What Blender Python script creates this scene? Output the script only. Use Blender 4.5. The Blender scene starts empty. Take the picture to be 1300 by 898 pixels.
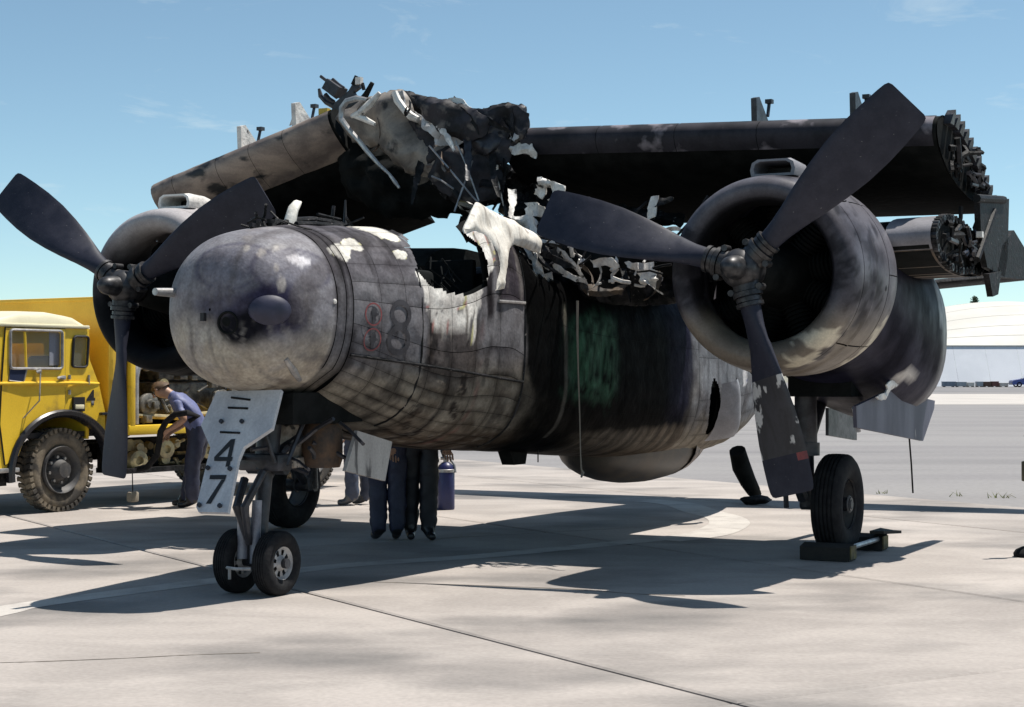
import bpy, bmesh, math, random
from mathutils import Vector, Matrix, noise
import numpy as np
random.seed(7)
S = bpy.context.scene
COL = S.collection
R = math.radians

# ------------------------------------------------------------------ camera
cam_d = bpy.data.cameras.new("camera")
cam = bpy.data.objects.new("camera", cam_d)
COL.objects.link(cam)
cam.location = (0, 0, 1.542)
cam.rotation_euler = (R(90) + math.atan(25.8 / 2219.0), 0, 0)
cam_d.sensor_width = 36.0
cam_d.lens = 36.0 * 2219.0 / 1300.0
cam_d.clip_start = 0.1
cam_d.clip_end = 6000
S.camera = cam

# ------------------------------------------------------------------ sky, sun, exposure
SUN_DIR = Vector((0.40, 0.19, 1.0)).normalized()      # towards the sun
SUN_EL = math.asin(SUN_DIR.z)
SUN_AZ = math.atan2(SUN_DIR.x, SUN_DIR.y)              # from +Y towards +X
w = bpy.data.worlds.new("World")
S.world = w
w.use_nodes = True
nt = w.node_tree
nt.nodes.clear()
wo = nt.nodes.new("ShaderNodeOutputWorld")
bg = nt.nodes.new("ShaderNodeBackground")
sky = nt.nodes.new("ShaderNodeTexSky")
sky.sky_type = 'NISHITA'
sky.sun_disc = False
sky.sun_elevation = SUN_EL
sky.sun_rotation = SUN_AZ
sky.air_density = 0.6
sky.dust_density = 0.3
sky.ozone_density = 3.0
bg.inputs['Strength'].default_value = 0.108
# faint high cirrus, fixed in direction space
tc = nt.nodes.new("ShaderNodeTexCoord")
mp = nt.nodes.new("ShaderNodeMapping")
mp.inputs['Rotation'].default_value = (0.3, 0.25, 0.0)
mp.inputs['Scale'].default_value = (7, 7, 26)
nz = nt.nodes.new("ShaderNodeTexNoise")
nz.inputs['Scale'].default_value = 1.3
nz.inputs['Detail'].default_value = 7
nz.inputs['Roughness'].default_value = 0.62
nz.inputs['Distortion'].default_value = 0.7
rp = nt.nodes.new("ShaderNodeMapRange")
rp.inputs[1].default_value = 0.58
rp.inputs[2].default_value = 0.86
rp.inputs[3].default_value = 0.0
rp.inputs[4].default_value = 0.55
tint = nt.nodes.new("ShaderNodeMix")
tint.data_type = 'RGBA'
tint.blend_type = 'MULTIPLY'
tint.inputs[0].default_value = 1.0
tint.inputs[7].default_value = (1.25, 1.29, 1.05, 1)
mx = nt.nodes.new("ShaderNodeMix")
mx.data_type = 'RGBA'
mx.inputs[7].default_value = (6.6, 7.2, 7.0, 1)
L = nt.links.new
L(tc.outputs['Generated'], mp.inputs['Vector'])
L(mp.outputs[0], nz.inputs['Vector'])
L(nz.outputs['Fac'], rp.inputs[0])
L(sky.outputs[0], tint.inputs[6])
L(tint.outputs[2], mx.inputs[6])
L(rp.outputs[0], mx.inputs[0])
L(mx.outputs[2], bg.inputs['Color'])
L(bg.outputs[0], wo.inputs['Surface'])

sd = bpy.data.lights.new("sun", 'SUN')
sd.energy = 5.0
sd.angle = R(0.5)
sd.color = (1.0, 0.95, 0.88)
sun = bpy.data.objects.new("sun", sd)
COL.objects.link(sun)
sun.rotation_euler = (-SUN_DIR).to_track_quat('-Z', 'Y').to_euler()
sun.location = (20, 10, 50)

S.view_settings.view_transform = 'Standard'
S.view_settings.look = 'None'
S.view_settings.exposure = 0.29
S.view_settings.gamma = 1.0
S.render.engine = 'CYCLES'
S.cycles.max_bounces = 6
S.cycles.diffuse_bounces = 3
S.cycles.glossy_bounces = 3
S.cycles.transmission_bounces = 4

# ------------------------------------------------------------------ helpers
def link(o, parent=None):
    COL.objects.link(o)
    if parent is not None:
        o.parent = parent
    return o

def tag(o, label=None, cat=None, group=None, kind=None):
    if label: o['label'] = label
    if cat: o['category'] = cat
    if group: o['group'] = group
    if kind: o['kind'] = kind
    return o

def empty(name, loc=(0, 0, 0), rz=0.0, parent=None):
    o = bpy.data.objects.new(name, None)
    o.empty_display_size = 0.2
    o.location = loc
    o.rotation_euler = (0, 0, rz)
    return link(o, parent)

def nmesh(name, verts, faces, mats, parent=None, smooth=True, midx=None, auto=None):
    me = bpy.data.meshes.new(name)
    me.from_pydata([tuple(v) for v in verts], [], faces)
    if not isinstance(mats, (list, tuple)): mats = [mats]
    for m in mats: me.materials.append(m)
    if midx is not None:
        me.polygons.foreach_set('material_index', midx)
    me.polygons.foreach_set('use_smooth', [bool(smooth)] * len(me.polygons))
    if smooth and auto:
        me.set_sharp_from_angle(angle=R(auto))
    me.update()
    o = bpy.data.objects.new(name, me)
    return link(o, parent)

def setcol(o, cols, name='Col'):
    a = o.data.attributes.new(name, 'FLOAT_COLOR', 'POINT')
    buf = np.ones((len(o.data.vertices), 4), dtype=np.float32)
    buf[:, :3] = np.asarray(cols, dtype=np.float32)
    a.data.foreach_set('color', buf.ravel())

class MB:
    """Collects shapes that become ONE mesh object."""
    def __init__(self):
        self.v = []; self.f = []; self.m = []
    def add(self, vs, fs, mi=0):
        b = len(self.v)
        self.v += [Vector(v) for v in vs]
        self.f += [tuple(i + b for i in f) for f in fs]
        self.m += [mi] * len(fs)
        return self
    def box(self, c, s, mi=0, rot=None, bev=0.0):
        cx, cy, cz = c
        sx, sy, sz = s[0] / 2, s[1] / 2, s[2] / 2
        if bev > 0:
            bm = bmesh.new()
            bmesh.ops.create_cube(bm, size=1.0)
            for v in bm.verts:
                v.co = Vector((v.co.x * 2 * sx, v.co.y * 2 * sy, v.co.z * 2 * sz))
            bmesh.ops.bevel(bm, geom=bm.edges[:], offset=bev, segments=2, affect='EDGES', profile=0.5)
            vs = [v.co.copy() for v in bm.verts]
            bm.verts.index_update()
            fs = [[v.index for v in f.verts] for f in bm.faces]
            bm.free()
        else:
            vs = [Vector((x, y, z)) for x in (-sx, sx) for y in (-sy, sy) for z in (-sz, sz)]
            fs = [(0, 1, 3, 2), (4, 6, 7, 5), (0, 4, 5, 1), (2, 3, 7, 6), (0, 2, 6, 4), (1, 5, 7, 3)]
        if rot is not None: vs = [rot @ v for v in vs]
        return self.add([v + Vector(c) for v in vs], fs, mi)
    def tube(self, path, r, n=8, mi=0, cap=True):
        path = [Vector(p) for p in path]
        k = len(path)
        rr = r if isinstance(r, (list, tuple)) else [r] * k
        vs, fs = [], []
        up = None
        for i, p in enumerate(path):
            t = (path[min(i + 1, k - 1)] - path[max(i - 1, 0)])
            t = t.normalized() if t.length > 1e-9 else Vector((0, 0, 1))
            if up is None:
                up = Vector((0, 0, 1)) if abs(t.z) < 0.9 else Vector((1, 0, 0))
            a = t.cross(up)
            if a.length < 1e-6: a = t.cross(Vector((0.3, 0.9, 0.1)))
            a.normalize(); b = a.cross(t).normalized(); up = b
            for j in range(n):
                an = 2 * math.pi * j / n
                vs.append(p + (a * math.cos(an) + b * math.sin(an)) * rr[i])
        for i in range(k - 1):
            for j in range(n):
                fs.append((i * n + j, i * n + (j + 1) % n, (i + 1) * n + (j + 1) % n, (i + 1) * n + j))
        if cap:
            fs.append(tuple(range(n - 1, -1, -1)))
            fs.append(tuple((k - 1) * n + j for j in range(n)))
        return self.add(vs, fs, mi)
    def lathe(self, prof, n=24, mi=0, o=(0, 0, 0), ax='X', closed=False, a0=0.0, a1=2 * math.pi):
        """prof: (axial, radius) list revolved about an axis through o"""
        full = abs(a1 - a0 - 2 * math.pi) < 1e-6
        m = n if full else n + 1
        vs, fs = [], []
        o = Vector(o)
        for (a, r) in prof:
            for j in range(m):
                t = a0 + (a1 - a0) * j / n
                c, s = r * math.cos(t), r * math.sin(t)
                d = {'X': (a, c, s), 'Y': (c, a, s), 'Z': (c, s, a)}[ax]
                vs.append(o + Vector(d))
        k = len(prof)
        for i in range(k - 1 + (1 if closed else 0)):
            i2 = (i + 1) % k
            for j in range(n):
                j2 = (j + 1) % m if full else j + 1
                fs.append((i * m + j, i * m + j2, i2 * m + j2, i2 * m + j))
        return self.add(vs, fs, mi)
    def prism(self, poly, d, mi=0):
        """poly: list of 3D points (planar), extruded by vector d"""
        n = len(poly)
        d = Vector(d)
        vs = [Vector(p) for p in poly] + [Vector(p) + d for p in poly]
        fs = [tuple(range(n - 1, -1, -1)), tuple(range(n, 2 * n))]
        for i in range(n):
            fs.append((i, (i + 1) % n, n + (i + 1) % n, n + i))
        return self.add(vs, fs, mi)
    def grid(self, pts, mi=0, wrap=False):
        """pts[i][j] 3D points"""
        a, b = len(pts), len(pts[0])
        vs = [p for row in pts for p in row]
        fs = []
        for i in range(a - 1):
            for j in range(b - 1 + (1 if wrap else 0)):
                j2 = (j + 1) % b
                fs.append((i * b + j, i * b + j2, (i + 1) * b + j2, (i + 1) * b + j))
        return self.add(vs, fs, mi)
    def xform(self, M):
        self.v = [M @ v for v in self.v]
        return self
    def build(self, name, mats, parent=None, smooth=True, auto=40, label=None):
        o = nmesh(name, self.v, self.f, mats, parent, smooth, self.m, auto)
        bm = bmesh.new(); bm.from_mesh(o.data)
        bmesh.ops.recalc_face_normals(bm, faces=bm.faces[:])
        bm.to_mesh(o.data); bm.free()
        if smooth and auto: o.data.set_sharp_from_angle(angle=R(auto))
        if label: o['label'] = label
        return o

def dup(o, parent=None):
    c = o.copy()
    link(c)
    if parent is not None: c.parent = parent
    for ch in list(o.children):
        dup(ch, c)
    return c

def fbm(x, y, z, o=4):
    return noise.fractal(Vector((x, y, z)), 1.0, 2.0, o)

def sst(a, b, x):
    t = min(1.0, max(0.0, (x - a) / (b - a)))
    return t * t * (3 - 2 * t)

def lerp3(a, b, t):
    return (a[0] + (b[0] - a[0]) * t, a[1] + (b[1] - a[1]) * t, a[2] + (b[2] - a[2]) * t)

# ------------------------------------------------------------------ materials
def mat(name, c1, c2=None, scale=5.0, lo=0.35, hi=0.65, rough=0.6, metal=0.0, bump=0.0, bscale=None,
        c3=None, s3=30.0, t3=(0.62, 0.68), attr=False, stretch=(1, 1, 1), grain=0.12, gscale=60.0, rvar=0.15, spec=0.5, dist=0.0):
    m = bpy.data.materials.new(name)
    m.use_nodes = True
    nt = m.node_tree
    N = nt.nodes; K = nt.links.new
    b = N['Principled BSDF']
    tc = N.new('ShaderNodeTexCoord')
    mp = N.new('ShaderNodeMapping')
    mp.inputs['Scale'].default_value = stretch
    K(tc.outputs['Object'], mp.inputs[0])
    n1 = N.new('ShaderNodeTexNoise')
    n1.inputs['Scale'].default_value = scale
    n1.inputs['Detail'].default_value = 6
    n1.inputs['Roughness'].default_value = 0.6
    n1.inputs['Distortion'].default_value = dist
    K(mp.outputs[0], n1.inputs['Vector'])
    r1 = N.new('ShaderNodeMapRange')
    r1.interpolation_type = 'SMOOTHSTEP'
    r1.inputs[1].default_value = lo
    r1.inputs[2].default_value = hi
    K(n1.outputs['Fac'], r1.inputs[0])
    def mixn(blend='MIX'):
        x = N.new('ShaderNodeMix'); x.data_type = 'RGBA'; x.blend_type = blend
        return x
    m1 = mixn()
    c2 = c2 or c1
    if attr:
        a = N.new('ShaderNodeAttribute'); a.attribute_name = 'Col'
        mm = mixn('MULTIPLY'); mm.inputs[0].default_value = 1.0
        m1.inputs[6].default_value = (*c1, 1); m1.inputs[7].default_value = (*c2, 1)
        K(r1.outputs[0], m1.inputs[0])
        K(a.outputs['Color'], mm.inputs[6]); K(m1.outputs[2], mm.inputs[7])
        out = mm.outputs[2]
    else:
        m1.inputs[6].default_value = (*c1, 1); m1.inputs[7].default_value = (*c2, 1)
        K(r1.outputs[0], m1.inputs[0])
        out = m1.outputs[2]
    if c3 is not None:
        n3 = N.new('ShaderNodeTexNoise')
        n3.inputs['Scale'].default_value = s3
        n3.inputs['Detail'].default_value = 4
        K(mp.outputs[0], n3.inputs['Vector'])
        r3 = N.new('ShaderNodeMapRange')
        r3.inputs[1].default_value = t3[0]; r3.inputs[2].default_value = t3[1]
        K(n3.outputs['Fac'], r3.inputs[0])
        m3 = mixn(); m3.inputs[7].default_value = (*c3, 1)
        K(out, m3.inputs[6]); K(r3.outputs[0], m3.inputs[0])
        out = m3.outputs[2]
    if grain > 0:
        ng = N.new('ShaderNodeTexNoise')
        ng.inputs['Scale'].default_value = gscale
        ng.inputs['Detail'].default_value = 3
        K(tc.outputs['Object'], ng.inputs['Vector'])
        rg = N.new('ShaderNodeMapRange')
        rg.inputs[1].default_value = 0.25; rg.inputs[2].default_value = 0.75
        rg.inputs[3].default_value = 1 - grain; rg.inputs[4].default_value = 1 + grain
        K(ng.outputs['Fac'], rg.inputs[0])
        vm = N.new('ShaderNodeVectorMath'); vm.operation = 'SCALE'
        K(out, vm.inputs[0]); K(rg.outputs[0], vm.inputs['Scale'])
        out = vm.outputs[0]
    K(out, b.inputs['Base Color'])
    rr = N.new('ShaderNodeMapRange')
    rr.inputs[3].default_value = max(0.02, rough - rvar); rr.inputs[4].default_value = min(1, rough + rvar)
    K(n1.outputs['Fac'], rr.inputs[0])
    K(rr.outputs[0], b.inputs['Roughness'])
    b.inputs['Metallic'].default_value = metal
    b.inputs['Specular IOR Level'].default_value = spec
    if attr:                                   # bare sooty areas hardly shine
        bw = N.new('ShaderNodeRGBToBW'); K(a.outputs['Color'], bw.inputs[0])
        rs = N.new('ShaderNodeMapRange'); rs.inputs[1].default_value = 0.01; rs.inputs[2].default_value = 0.2; rs.inputs[3].default_value = 0.01; rs.inputs[4].default_value = spec
        K(bw.outputs[0], rs.inputs[0]); K(rs.outputs[0], b.inputs['Specular IOR Level'])
    if bump > 0:
        nb = N.new('ShaderNodeTexNoise')
        nb.inputs['Scale'].default_value = bscale or scale * 3
        nb.inputs['Detail'].default_value = 5
        K(mp.outputs[0], nb.inputs['Vector'])
        bp = N.new('ShaderNodeBump')
        bp.inputs['Strength'].default_value = bump
        bp.inputs['Distance'].default_value = 0.02
        K(nb.outputs['Fac'], bp.inputs['Height'])
        K(bp.outputs[0], b.inputs['Normal'])
    return m

M = {}
M['skin'] = mat('burnt_skin', (1, 1, 1), (0.72, 0.70, 0.70), scale=7, rough=0.55, attr=True, bump=0.35, bscale=14, grain=0.22, gscale=45, spec=.15)
M['soot'] = mat('soot_black', (0.0055, 0.0065, 0.0065), (0.013, 0.014, 0.014), scale=5, rough=0.85, bump=0.3, spec=0.08)
M['char'] = mat('charred_metal', (0.008, 0.0085, 0.009), (0.04, 0.038, 0.042), scale=9, lo=0.45, hi=0.75, rough=0.6, bump=0.5, c3=(0.22, 0.20, 0.19), s3=22, t3=(0.67, 0.73), spec=.15)
M['tan'] = mat('scorched_leading_edge', (0.31, 0.245, 0.20), (0.12, 0.095, 0.085), scale=3.0, rough=0.55, bump=0.3, c3=(0.018, 0.018, 0.02), s3=5, t3=(0.55, 0.64), stretch=(1, .5, 1), dist=0.6)
M['ash'] = mat('ash_white_metal', (0.76, 0.73, 0.68), (0.40, 0.37, 0.35), scale=8, lo=0.4, hi=0.75, rough=0.5, bump=0.4, c3=(0.03, 0.028, 0.027), s3=10, t3=(0.65, 0.72))
M['foam'] = mat('dried_foam', (0.84, 0.81, 0.74), (0.62, 0.58, 0.50), scale=6, lo=0.4, hi=0.75, rough=0.75, bump=0.3)
M['greypaint'] = mat('aircraft_grey', (0.26, 0.255, 0.275), (0.19, 0.185, 0.20), scale=4, rough=0.5, bump=0.1)
M['door_grey'] = mat('gear_door_grey', (0.50, 0.51, 0.53), (0.38, 0.39, 0.42), scale=6, rough=0.5, bump=0.08, stretch=(1, 1, .3), c3=(0.12, 0.12, 0.13), s3=9, t3=(0.70, 0.78))
M['strut'] = mat('strut_metal', (0.035, 0.036, 0.045), (0.014, 0.014, 0.017), scale=12, rough=0.45, bump=0.15)
M['bare'] = mat('bare_alloy', (0.50, 0.49, 0.48), (0.30, 0.29, 0.29), scale=9, rough=0.4, metal=0.6, bump=0.1)
M['rubber'] = mat('tyre_rubber', (0.011, 0.011, 0.013), (0.022, 0.022, 0.023), scale=14, rough=0.85, bump=0.2, spec=.15)
M['rim'] = mat('wheel_rim', (0.42, 0.41, 0.40), (0.26, 0.25, 0.25), scale=12, rough=0.5)
M['darkrim'] = mat('dark_rim', (0.05, 0.05, 0.055), (0.09, 0.085, 0.08), scale=12, rough=0.6)
M['blade'] = mat('propeller_blade', (0.013, 0.015, 0.028), (0.026, 0.027, 0.042), scale=5, rough=0.55, spec=.3, bump=0.08, c3=(0.13, 0.125, 0.13), s3=38, t3=(0.70, 0.76), rvar=0.1)
M['hub'] = mat('propeller_hub', (0.06, 0.058, 0.06), (0.014, 0.014, 0.016), scale=14, rough=0.42, metal=0.4)
M['black'] = mat('black_paint', (0.012, 0.012, 0.014), rough=0.6, grain=0)
M['red'] = mat('red_paint', (0.24, 0.05, 0.05), (0.14, 0.035, 0.04), scale=14, rough=0.6)
M['numgrey'] = mat('faded_number', (0.022, 0.021, 0.026), (0.045, 0.043, 0.05), scale=12, rough=0.6)
M['glassdark'] = mat('dark_glass', (0.014, 0.015, 0.035), (0.03, 0.03, 0.06), scale=8, rough=0.5, grain=0)
# ------------------------------------------------------------------ fuselage shape (aircraft axes: X forward, Y to its left, Z up)
_ST = [  # X, z bottom, z top, half width, exponent
    (5.035, 1.965, 1.985, .008, 2.0), (5.028, 1.82, 2.14, .17, 2.1), (5.003, 1.70, 2.255, .285, 2.15), (4.95, 1.59, 2.365, .39, 2.2),
    (4.86, 1.51, 2.445, .475, 2.25), (4.74, 1.455, 2.51, .53, 2.25), (4.55, 1.42, 2.555, .565, 2.25),
    (4.3, 1.385, 2.59, .60, 2.3), (4.1, 1.33, 2.61, .63, 2.4), (3.85, 1.255, 2.625, .665, 2.55), (3.5, 1.15, 2.64, .715, 2.75),
    (3.2, 1.07, 2.67, .75, 2.9), (2.8, 1.0, 2.80, .785, 3.0), (2.45, .965, 2.96, .80, 3.0), (2.2, .94, 2.98, .815, 3.0), (1.9, .915, 2.84, .825, 3.1),
    (1.5, .89, 2.62, .83, 3.2), (.8, .855, 2.50, .84, 3.2), (0, .80, 2.46, .84, 3.2), (-1, .735, 2.44, .84, 3.1),
    (-2, .69, 2.44, .83, 3.0), (-2.8, .685, 2.44, .81, 2.9), (-3.6, .72, 2.44, .77, 2.7), (-4.4, .86, 2.43, .67, 2.4), (-5.4, 1.2, 2.42, .5, 2.2), (-6.4, 1.6, 2.42, .32, 2.0)]
_SX = np.array([s[0] for s in _ST])[::-1]
_SV = np.array([s[1:] for s in _ST])[::-1]

def _pchip(xs, ys):
    h = np.diff(xs); d = np.diff(ys) / h
    m = np.zeros(len(xs))
    m[0], m[-1] = d[0], d[-1]
    for i in range(1, len(xs) - 1):
        if d[i - 1] * d[i] > 0:
            w1 = 2 * h[i] + h[i - 1]; w2 = h[i] + 2 * h[i - 1]
            m[i] = (w1 + w2) / (w1 / d[i - 1] + w2 / d[i])
    return m
_SM = [_pchip(_SX, _SV[:, k]) for k in range(4)]

def station(X):
    X = min(max(X, _SX[0]), _SX[-1])
    i = int(min(max(np.searchsorted(_SX, X) - 1, 0), len(_SX) - 2))
    h = _SX[i + 1] - _SX[i]; t = (X - _SX[i]) / h
    out = []
    for k in range(4):
        y0, y1 = _SV[i, k], _SV[i + 1, k]; m0, m1 = _SM[k][i] * h, _SM[k][i + 1] * h
        out.append(y0 * (2 * t ** 3 - 3 * t * t + 1) + m0 * (t ** 3 - 2 * t * t + t) + y1 * (-2 * t ** 3 + 3 * t * t) + m1 * (t ** 3 - t * t))
    return out

def fus(X, t, off=0.0):
    """t in turns: -0.25 keel, 0 port side, 0.25 crown, 0.5 starboard"""
    zb, zt, wd, n = station(X)
    a = t * 2 * math.pi
    c, s = math.cos(a), math.sin(a)
    zc, h = (zb + zt) / 2, (zt - zb) / 2
    y = (wd + off) * math.copysign(abs(c) ** (2 / n), c)
    z = zc + (h + off) * math.copysign(abs(s) ** (2 / n), s)
    return Vector((X, y, z))

def side_y(X, Z, off=0.0):
    zb, zt, wd, n = station(X)
    zc, h = (zb + zt) / 2, (zt - zb) / 2
    q = min(1.0, abs((Z - zc) / (h + off)))
    return (wd + off) * (1 - q ** n) ** (1 / n)
# ------------------------------------------------------------------ the aircraft
AX, AY, PSI = 0.274, 16.254, 0.477
plane = empty('burnt_aircraft', (AX, AY, 0), math.atan2(-math.cos(PSI), -math.sin(PSI)))
tag(plane, 'burnt out grey twin engined aircraft with folded charred wings standing on the concrete apron', 'aircraft')

def inpoly(x, y, poly):
    c = False; n = len(poly)
    for i in range(n):
        x1, y1 = poly[i]; x2, y2 = poly[i - 1]
        if (y1 > y) != (y2 > y) and x < (x2 - x1) * (y - y1) / (y2 - y1) + x1:
            c = not c
    return c

WIN = [(3.25, 2.66), (3.43, 2.30), (3.32, 2.19), (3.0, 2.135), (2.81, 2.12), (2.60, 2.20), (2.52, 2.40), (2.54, 2.53), (2.68, 2.62), (2.46, 2.76), (2.16, 2.95), (2.1, 3.3), (3.3, 3.3)]
FOAM = [(3.46, 2.26), (3.37, 2.0), (3.27, 1.88), (3.12, 1.80), (3.0, 1.87), (2.88, 1.84), (2.76, 1.78), (2.70, 2.0), (2.62, 2.2), (2.46, 2.36), (2.36, 2.55), (2.12, 2.66), (1.86, 2.66), (1.75, 2.8), (1.9, 3.2), (2.6, 3.3), (3.0, 2.3)]

def cut(P):
    X, Y, Z = P
    j = 0.035 * fbm(X * 5, Y * 5 + 7, Z * 5, 3)
    if 1.45 < X <= 1.95 and Y < 0.22 + j and Z > 2.45 + j: return True
    if 1.9 < X < 3.32 and Y < 0.36 + j - 0.10 * sst(2.3, 2.0, X) and Z > (2.58 if Y > -.30 else 2.74) + j: return True   # roof gone, starboard side down to the sill
    if Y > 0 and inpoly(X + j, Z + j, WIN): return True
    if -1.9 < X < 1.70:                       # roof burnt away behind the cockpit
        lim = 2.36 + 0.10 * fbm(X * 3, Y * 2, 3.1, 3) - 0.10 * sst(1.0, 0.2, X)
        if Z > lim: return True
    if Y > 0 and ((X + 2.40 - .25 * (Z - 1.2)) / .17) ** 2 + ((Z - 1.20) / .29) ** 2 < 1 + 1.5 * j: return True   # torn hatch
    return False

def blob(P, c, r):
    return math.sqrt(((P[0] - c[0]) / r[0]) ** 2 + ((P[1] - c[1]) / r[1]) ** 2 + ((P[2] - c[2]) / r[2]) ** 2)

def skincol(P):
    X, Y, Z = P
    n1 = fbm(X * 1.7 + 3, Y * 1.7, Z * 1.7, 4)
    n2 = fbm(X * 5, Y * 5 + 9, Z * 5, 4)
    n3 = fbm(X * 14, Y * 14, Z * 14 + 5, 3)
    port = Y > -0.05
    if X > 4.37:                                          # nose cone
        c = (0.235, 0.228, 0.245)
        c = lerp3(c, (0.40, 0.355, 0.29), sst(1.98, 1.62, Z + 0.14 * n1 + .05 * n2))  # beige lower half: scorch plus light bounced off the ground, put into the colour
        c = lerp3(c, (0.30, 0.28, 0.27), 0.6 * sst(0.1, 0.5, n2))
        # smoky lobes on the upper half
        for (cc, rr) in (((4.93, 0.12, 2.27), (.30, .25, .15)), ((4.72, 0.45, 2.25), (.30, .22, .14))):
            d = blob(P, cc, rr) + 0.12 * n2
            c = lerp3(c, (0.185, 0.178, 0.205), sst(1.05, 0.85, d))
            c = lerp3(c, (0.09, 0.085, 0.12), 0.75 * sst(0.16, 0.0, abs(d - 1.08)))
        d = blob(P, (4.90, 0.42, 1.97), (.31, .28, .19)) + 0.16 * n2
        c = lerp3(c, (0.034, 0.031, 0.060), sst(1.2, 0.6, d))
        d = blob(P, (4.98, 0.24, 1.885), (.17, .17, .15)) + 0.2 * n2
        c = lerp3(c, (0.012, 0.012, 0.016), sst(1.3, 0.75, d))
        d = blob(P, (5.06, 0.10, 2.02), (.2, .25, .1)) + 0.2 * n2
        c = lerp3(c, (0.07, 0.065, 0.10), 0.8 * sst(1.2, 0.5, d))
        d = blob(P, (4.65, 0.45, 2.31), (.10, .10, .045)) + 0.3 * n3
        c = lerp3(c, (0.62, 0.60, 0.62), sst(1.1, 0.8, d))
        d = blob(P, (5.06, -0.05, 1.82), (.1, .10, .09)) + 0.5 * n3
        c = lerp3(c, (0.55, 0.52, 0.46), 0.7 * sst(1.0, 0.5, d))
        st_ = fbm(Y * 9, X * 1.2, Z * 1.4, 4)
        c = lerp3(c, (0.10, 0.09, 0.09), .55 * sst(.12, .5, st_ + .3 * n2))
        c = lerp3(c, (0.40, 0.37, 0.34), .35 * sst(.2, .6, fbm(X * 6, Y * 22, Z * 7, 3)) * sst(2.0, 1.8, Z))
        for (cc, rr) in (((4.87, .30, 2.36), (.035, .012, .07)), ((4.86, .42, 2.29), (.02, .012, .06)), ((4.80, .36, 2.42), (.05, .012, .05)), ((4.86, .46, 2.14), (.03, .014, .07)), ((4.90, .20, 2.40), (.03, .010, .05))):
            d = blob(P, cc, (rr[0] * 1.3, rr[1] * 2.2, rr[2])) + .3 * n3
            c = lerp3(c, (.55, .50, .44), .5 * sst(1.1, .7, d))
        if Z < 1.62:                                      # runs of soot under the nose
            q = fbm(Y * 16, X * 3, Z * 2, 3)
            c = lerp3(c, (0.12, 0.10, 0.085), 0.6 * sst(0.25, 0.6, q) * sst(1.62, 1.45, Z))
        c = lerp3(c, (0.05, 0.045, 0.05), 0.75 * sst(4.42, 4.38, X))
        return c
    c = (0.335, 0.325, 0.345)
    c = lerp3(c, (0.26, 0.25, 0.27), sst(-0.1, 0.4, n1))
    # cream lower body, brown towards the keel: ground bounce put into the colour
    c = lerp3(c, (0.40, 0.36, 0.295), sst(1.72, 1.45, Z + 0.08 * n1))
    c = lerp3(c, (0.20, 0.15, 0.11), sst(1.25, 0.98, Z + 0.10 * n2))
    if X > 1.9:
        c = lerp3(c, (0.20, 0.185, 0.205), 0.8 * sst(2.16, 2.28, Z + 0.04 * n2) * sst(3.2, 3.6, X + 0.1 * n1))
        # pale washes on the shoulder
        for (cc, rr) in (((4.20, 0.47, 2.40), (.13, .16, .06)), ((4.0, 0.46, 2.46), (.12, .14, .05)), ((3.50, 0.35, 2.60), (.17, .42, .12)), ((3.55, 0.55, 2.42), (.09, .2, .05))):
            d = blob(P, cc, rr) + 0.55 * n2 + 0.25 * n3
            c = lerp3(c, (0.80, 0.77, 0.68), sst(1.0, 0.82, d))
        # scorched brown field behind the numbers
        s = sst(3.44, 3.34, X + 0.05 * n2) * sst(2.6, 2.75, X)
        c = lerp3(c, (0.15, 0.125, 0.115), s * 0.8 * sst(1.35, 1.55, Z) * sst(2.0, 1.85, Z))
        c = lerp3(c, (0.36, 0.28, 0.22), s * 0.7 * sst(0.2, 0.5, n2) * sst(1.9, 1.6, Z))
        c = lerp3(c, (0.03, 0.028, 0.03), s * sst(0.22, 0.42, n2 + 0.5 * n3) * 0.85)
        # dark panel under the roof
        s = sst(2.42, 2.32, X + 0.03 * n2) * sst(2.10, 2.14, Z)
        c = lerp3(c, (0.115, 0.10, 0.12), s)
        c = lerp3(c, (0.36, 0.33, 0.31), s * sst(0.22, 0.4, fbm(X * 9, 2, Z * 1.5, 3)) * 0.8)
        c = lerp3(c, (0.05, 0.045, 0.05), sst(0.07, 0.03, abs(X - 2.52 - 0.02 * n2)) * sst(1.95, 2.0, Z))
        # foam
        if port and inpoly(X + 0.03 * n3, Z + 0.04 * n2 + 0.03 * n3, FOAM):
            fc = (0.82, 0.79, 0.73)
            fc = lerp3(fc, (0.42, 0.38, 0.33), 0.8 * sst(0.15, 0.5, fbm(X * 11, 1, Z * 2.0, 3)))
            fc = lerp3(fc, (0.20, 0.19, 0.2), 0.85 * sst(0.3, 0.42, n3 + 0.3 * n2) * sst(2.15, 1.95, Z))
            c = fc
        c = lerp3(c, (0.42, 0.16, 0.15), 0.42 * sst(0.05, 0.015, abs(X - 2.65)) * sst(2.0, 1.8, Z) * sst(-.3, .3, n2) * (1 if port else 0))
        c = lerp3(c, (0.55, 0.50, 0.42), sst(0.30, 0.5, n3 + n1 * 0.3) * 0.5 * sst(1.6, 1.4, Z) * sst(3.4, 3.1, X))
    lw = sst(1.62, 1.15, Z + .15 * n1)
    if X > 1.5:                                            # soot runs down the forward side
        q = fbm(X * 6, 2, Z * 2.6, 4) + .45 * n1
        c = lerp3(c, (.055, .050, .052), .6 * sst(.10, .55, q) * (1 if c[0] < .6 else .25))
        c = lerp3(c, (.10, .075, .055), .45 * sst(0, .5, fbm(X * 2.3, 8, Z * 2.3, 4)) * sst(1.9, 1.4, Z))
    edge = 1.97 + 0.02 * n1 + 0.05 * (Z - 2.0) + .55 * lw
    k = sst(edge, edge - 0.03 - 1.0 * lw, X + .18 * lw * n2) * sst(-1.95, -1.45, X + 0.12 * n2 + 0.16 * (Z - 1.0))
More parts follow.
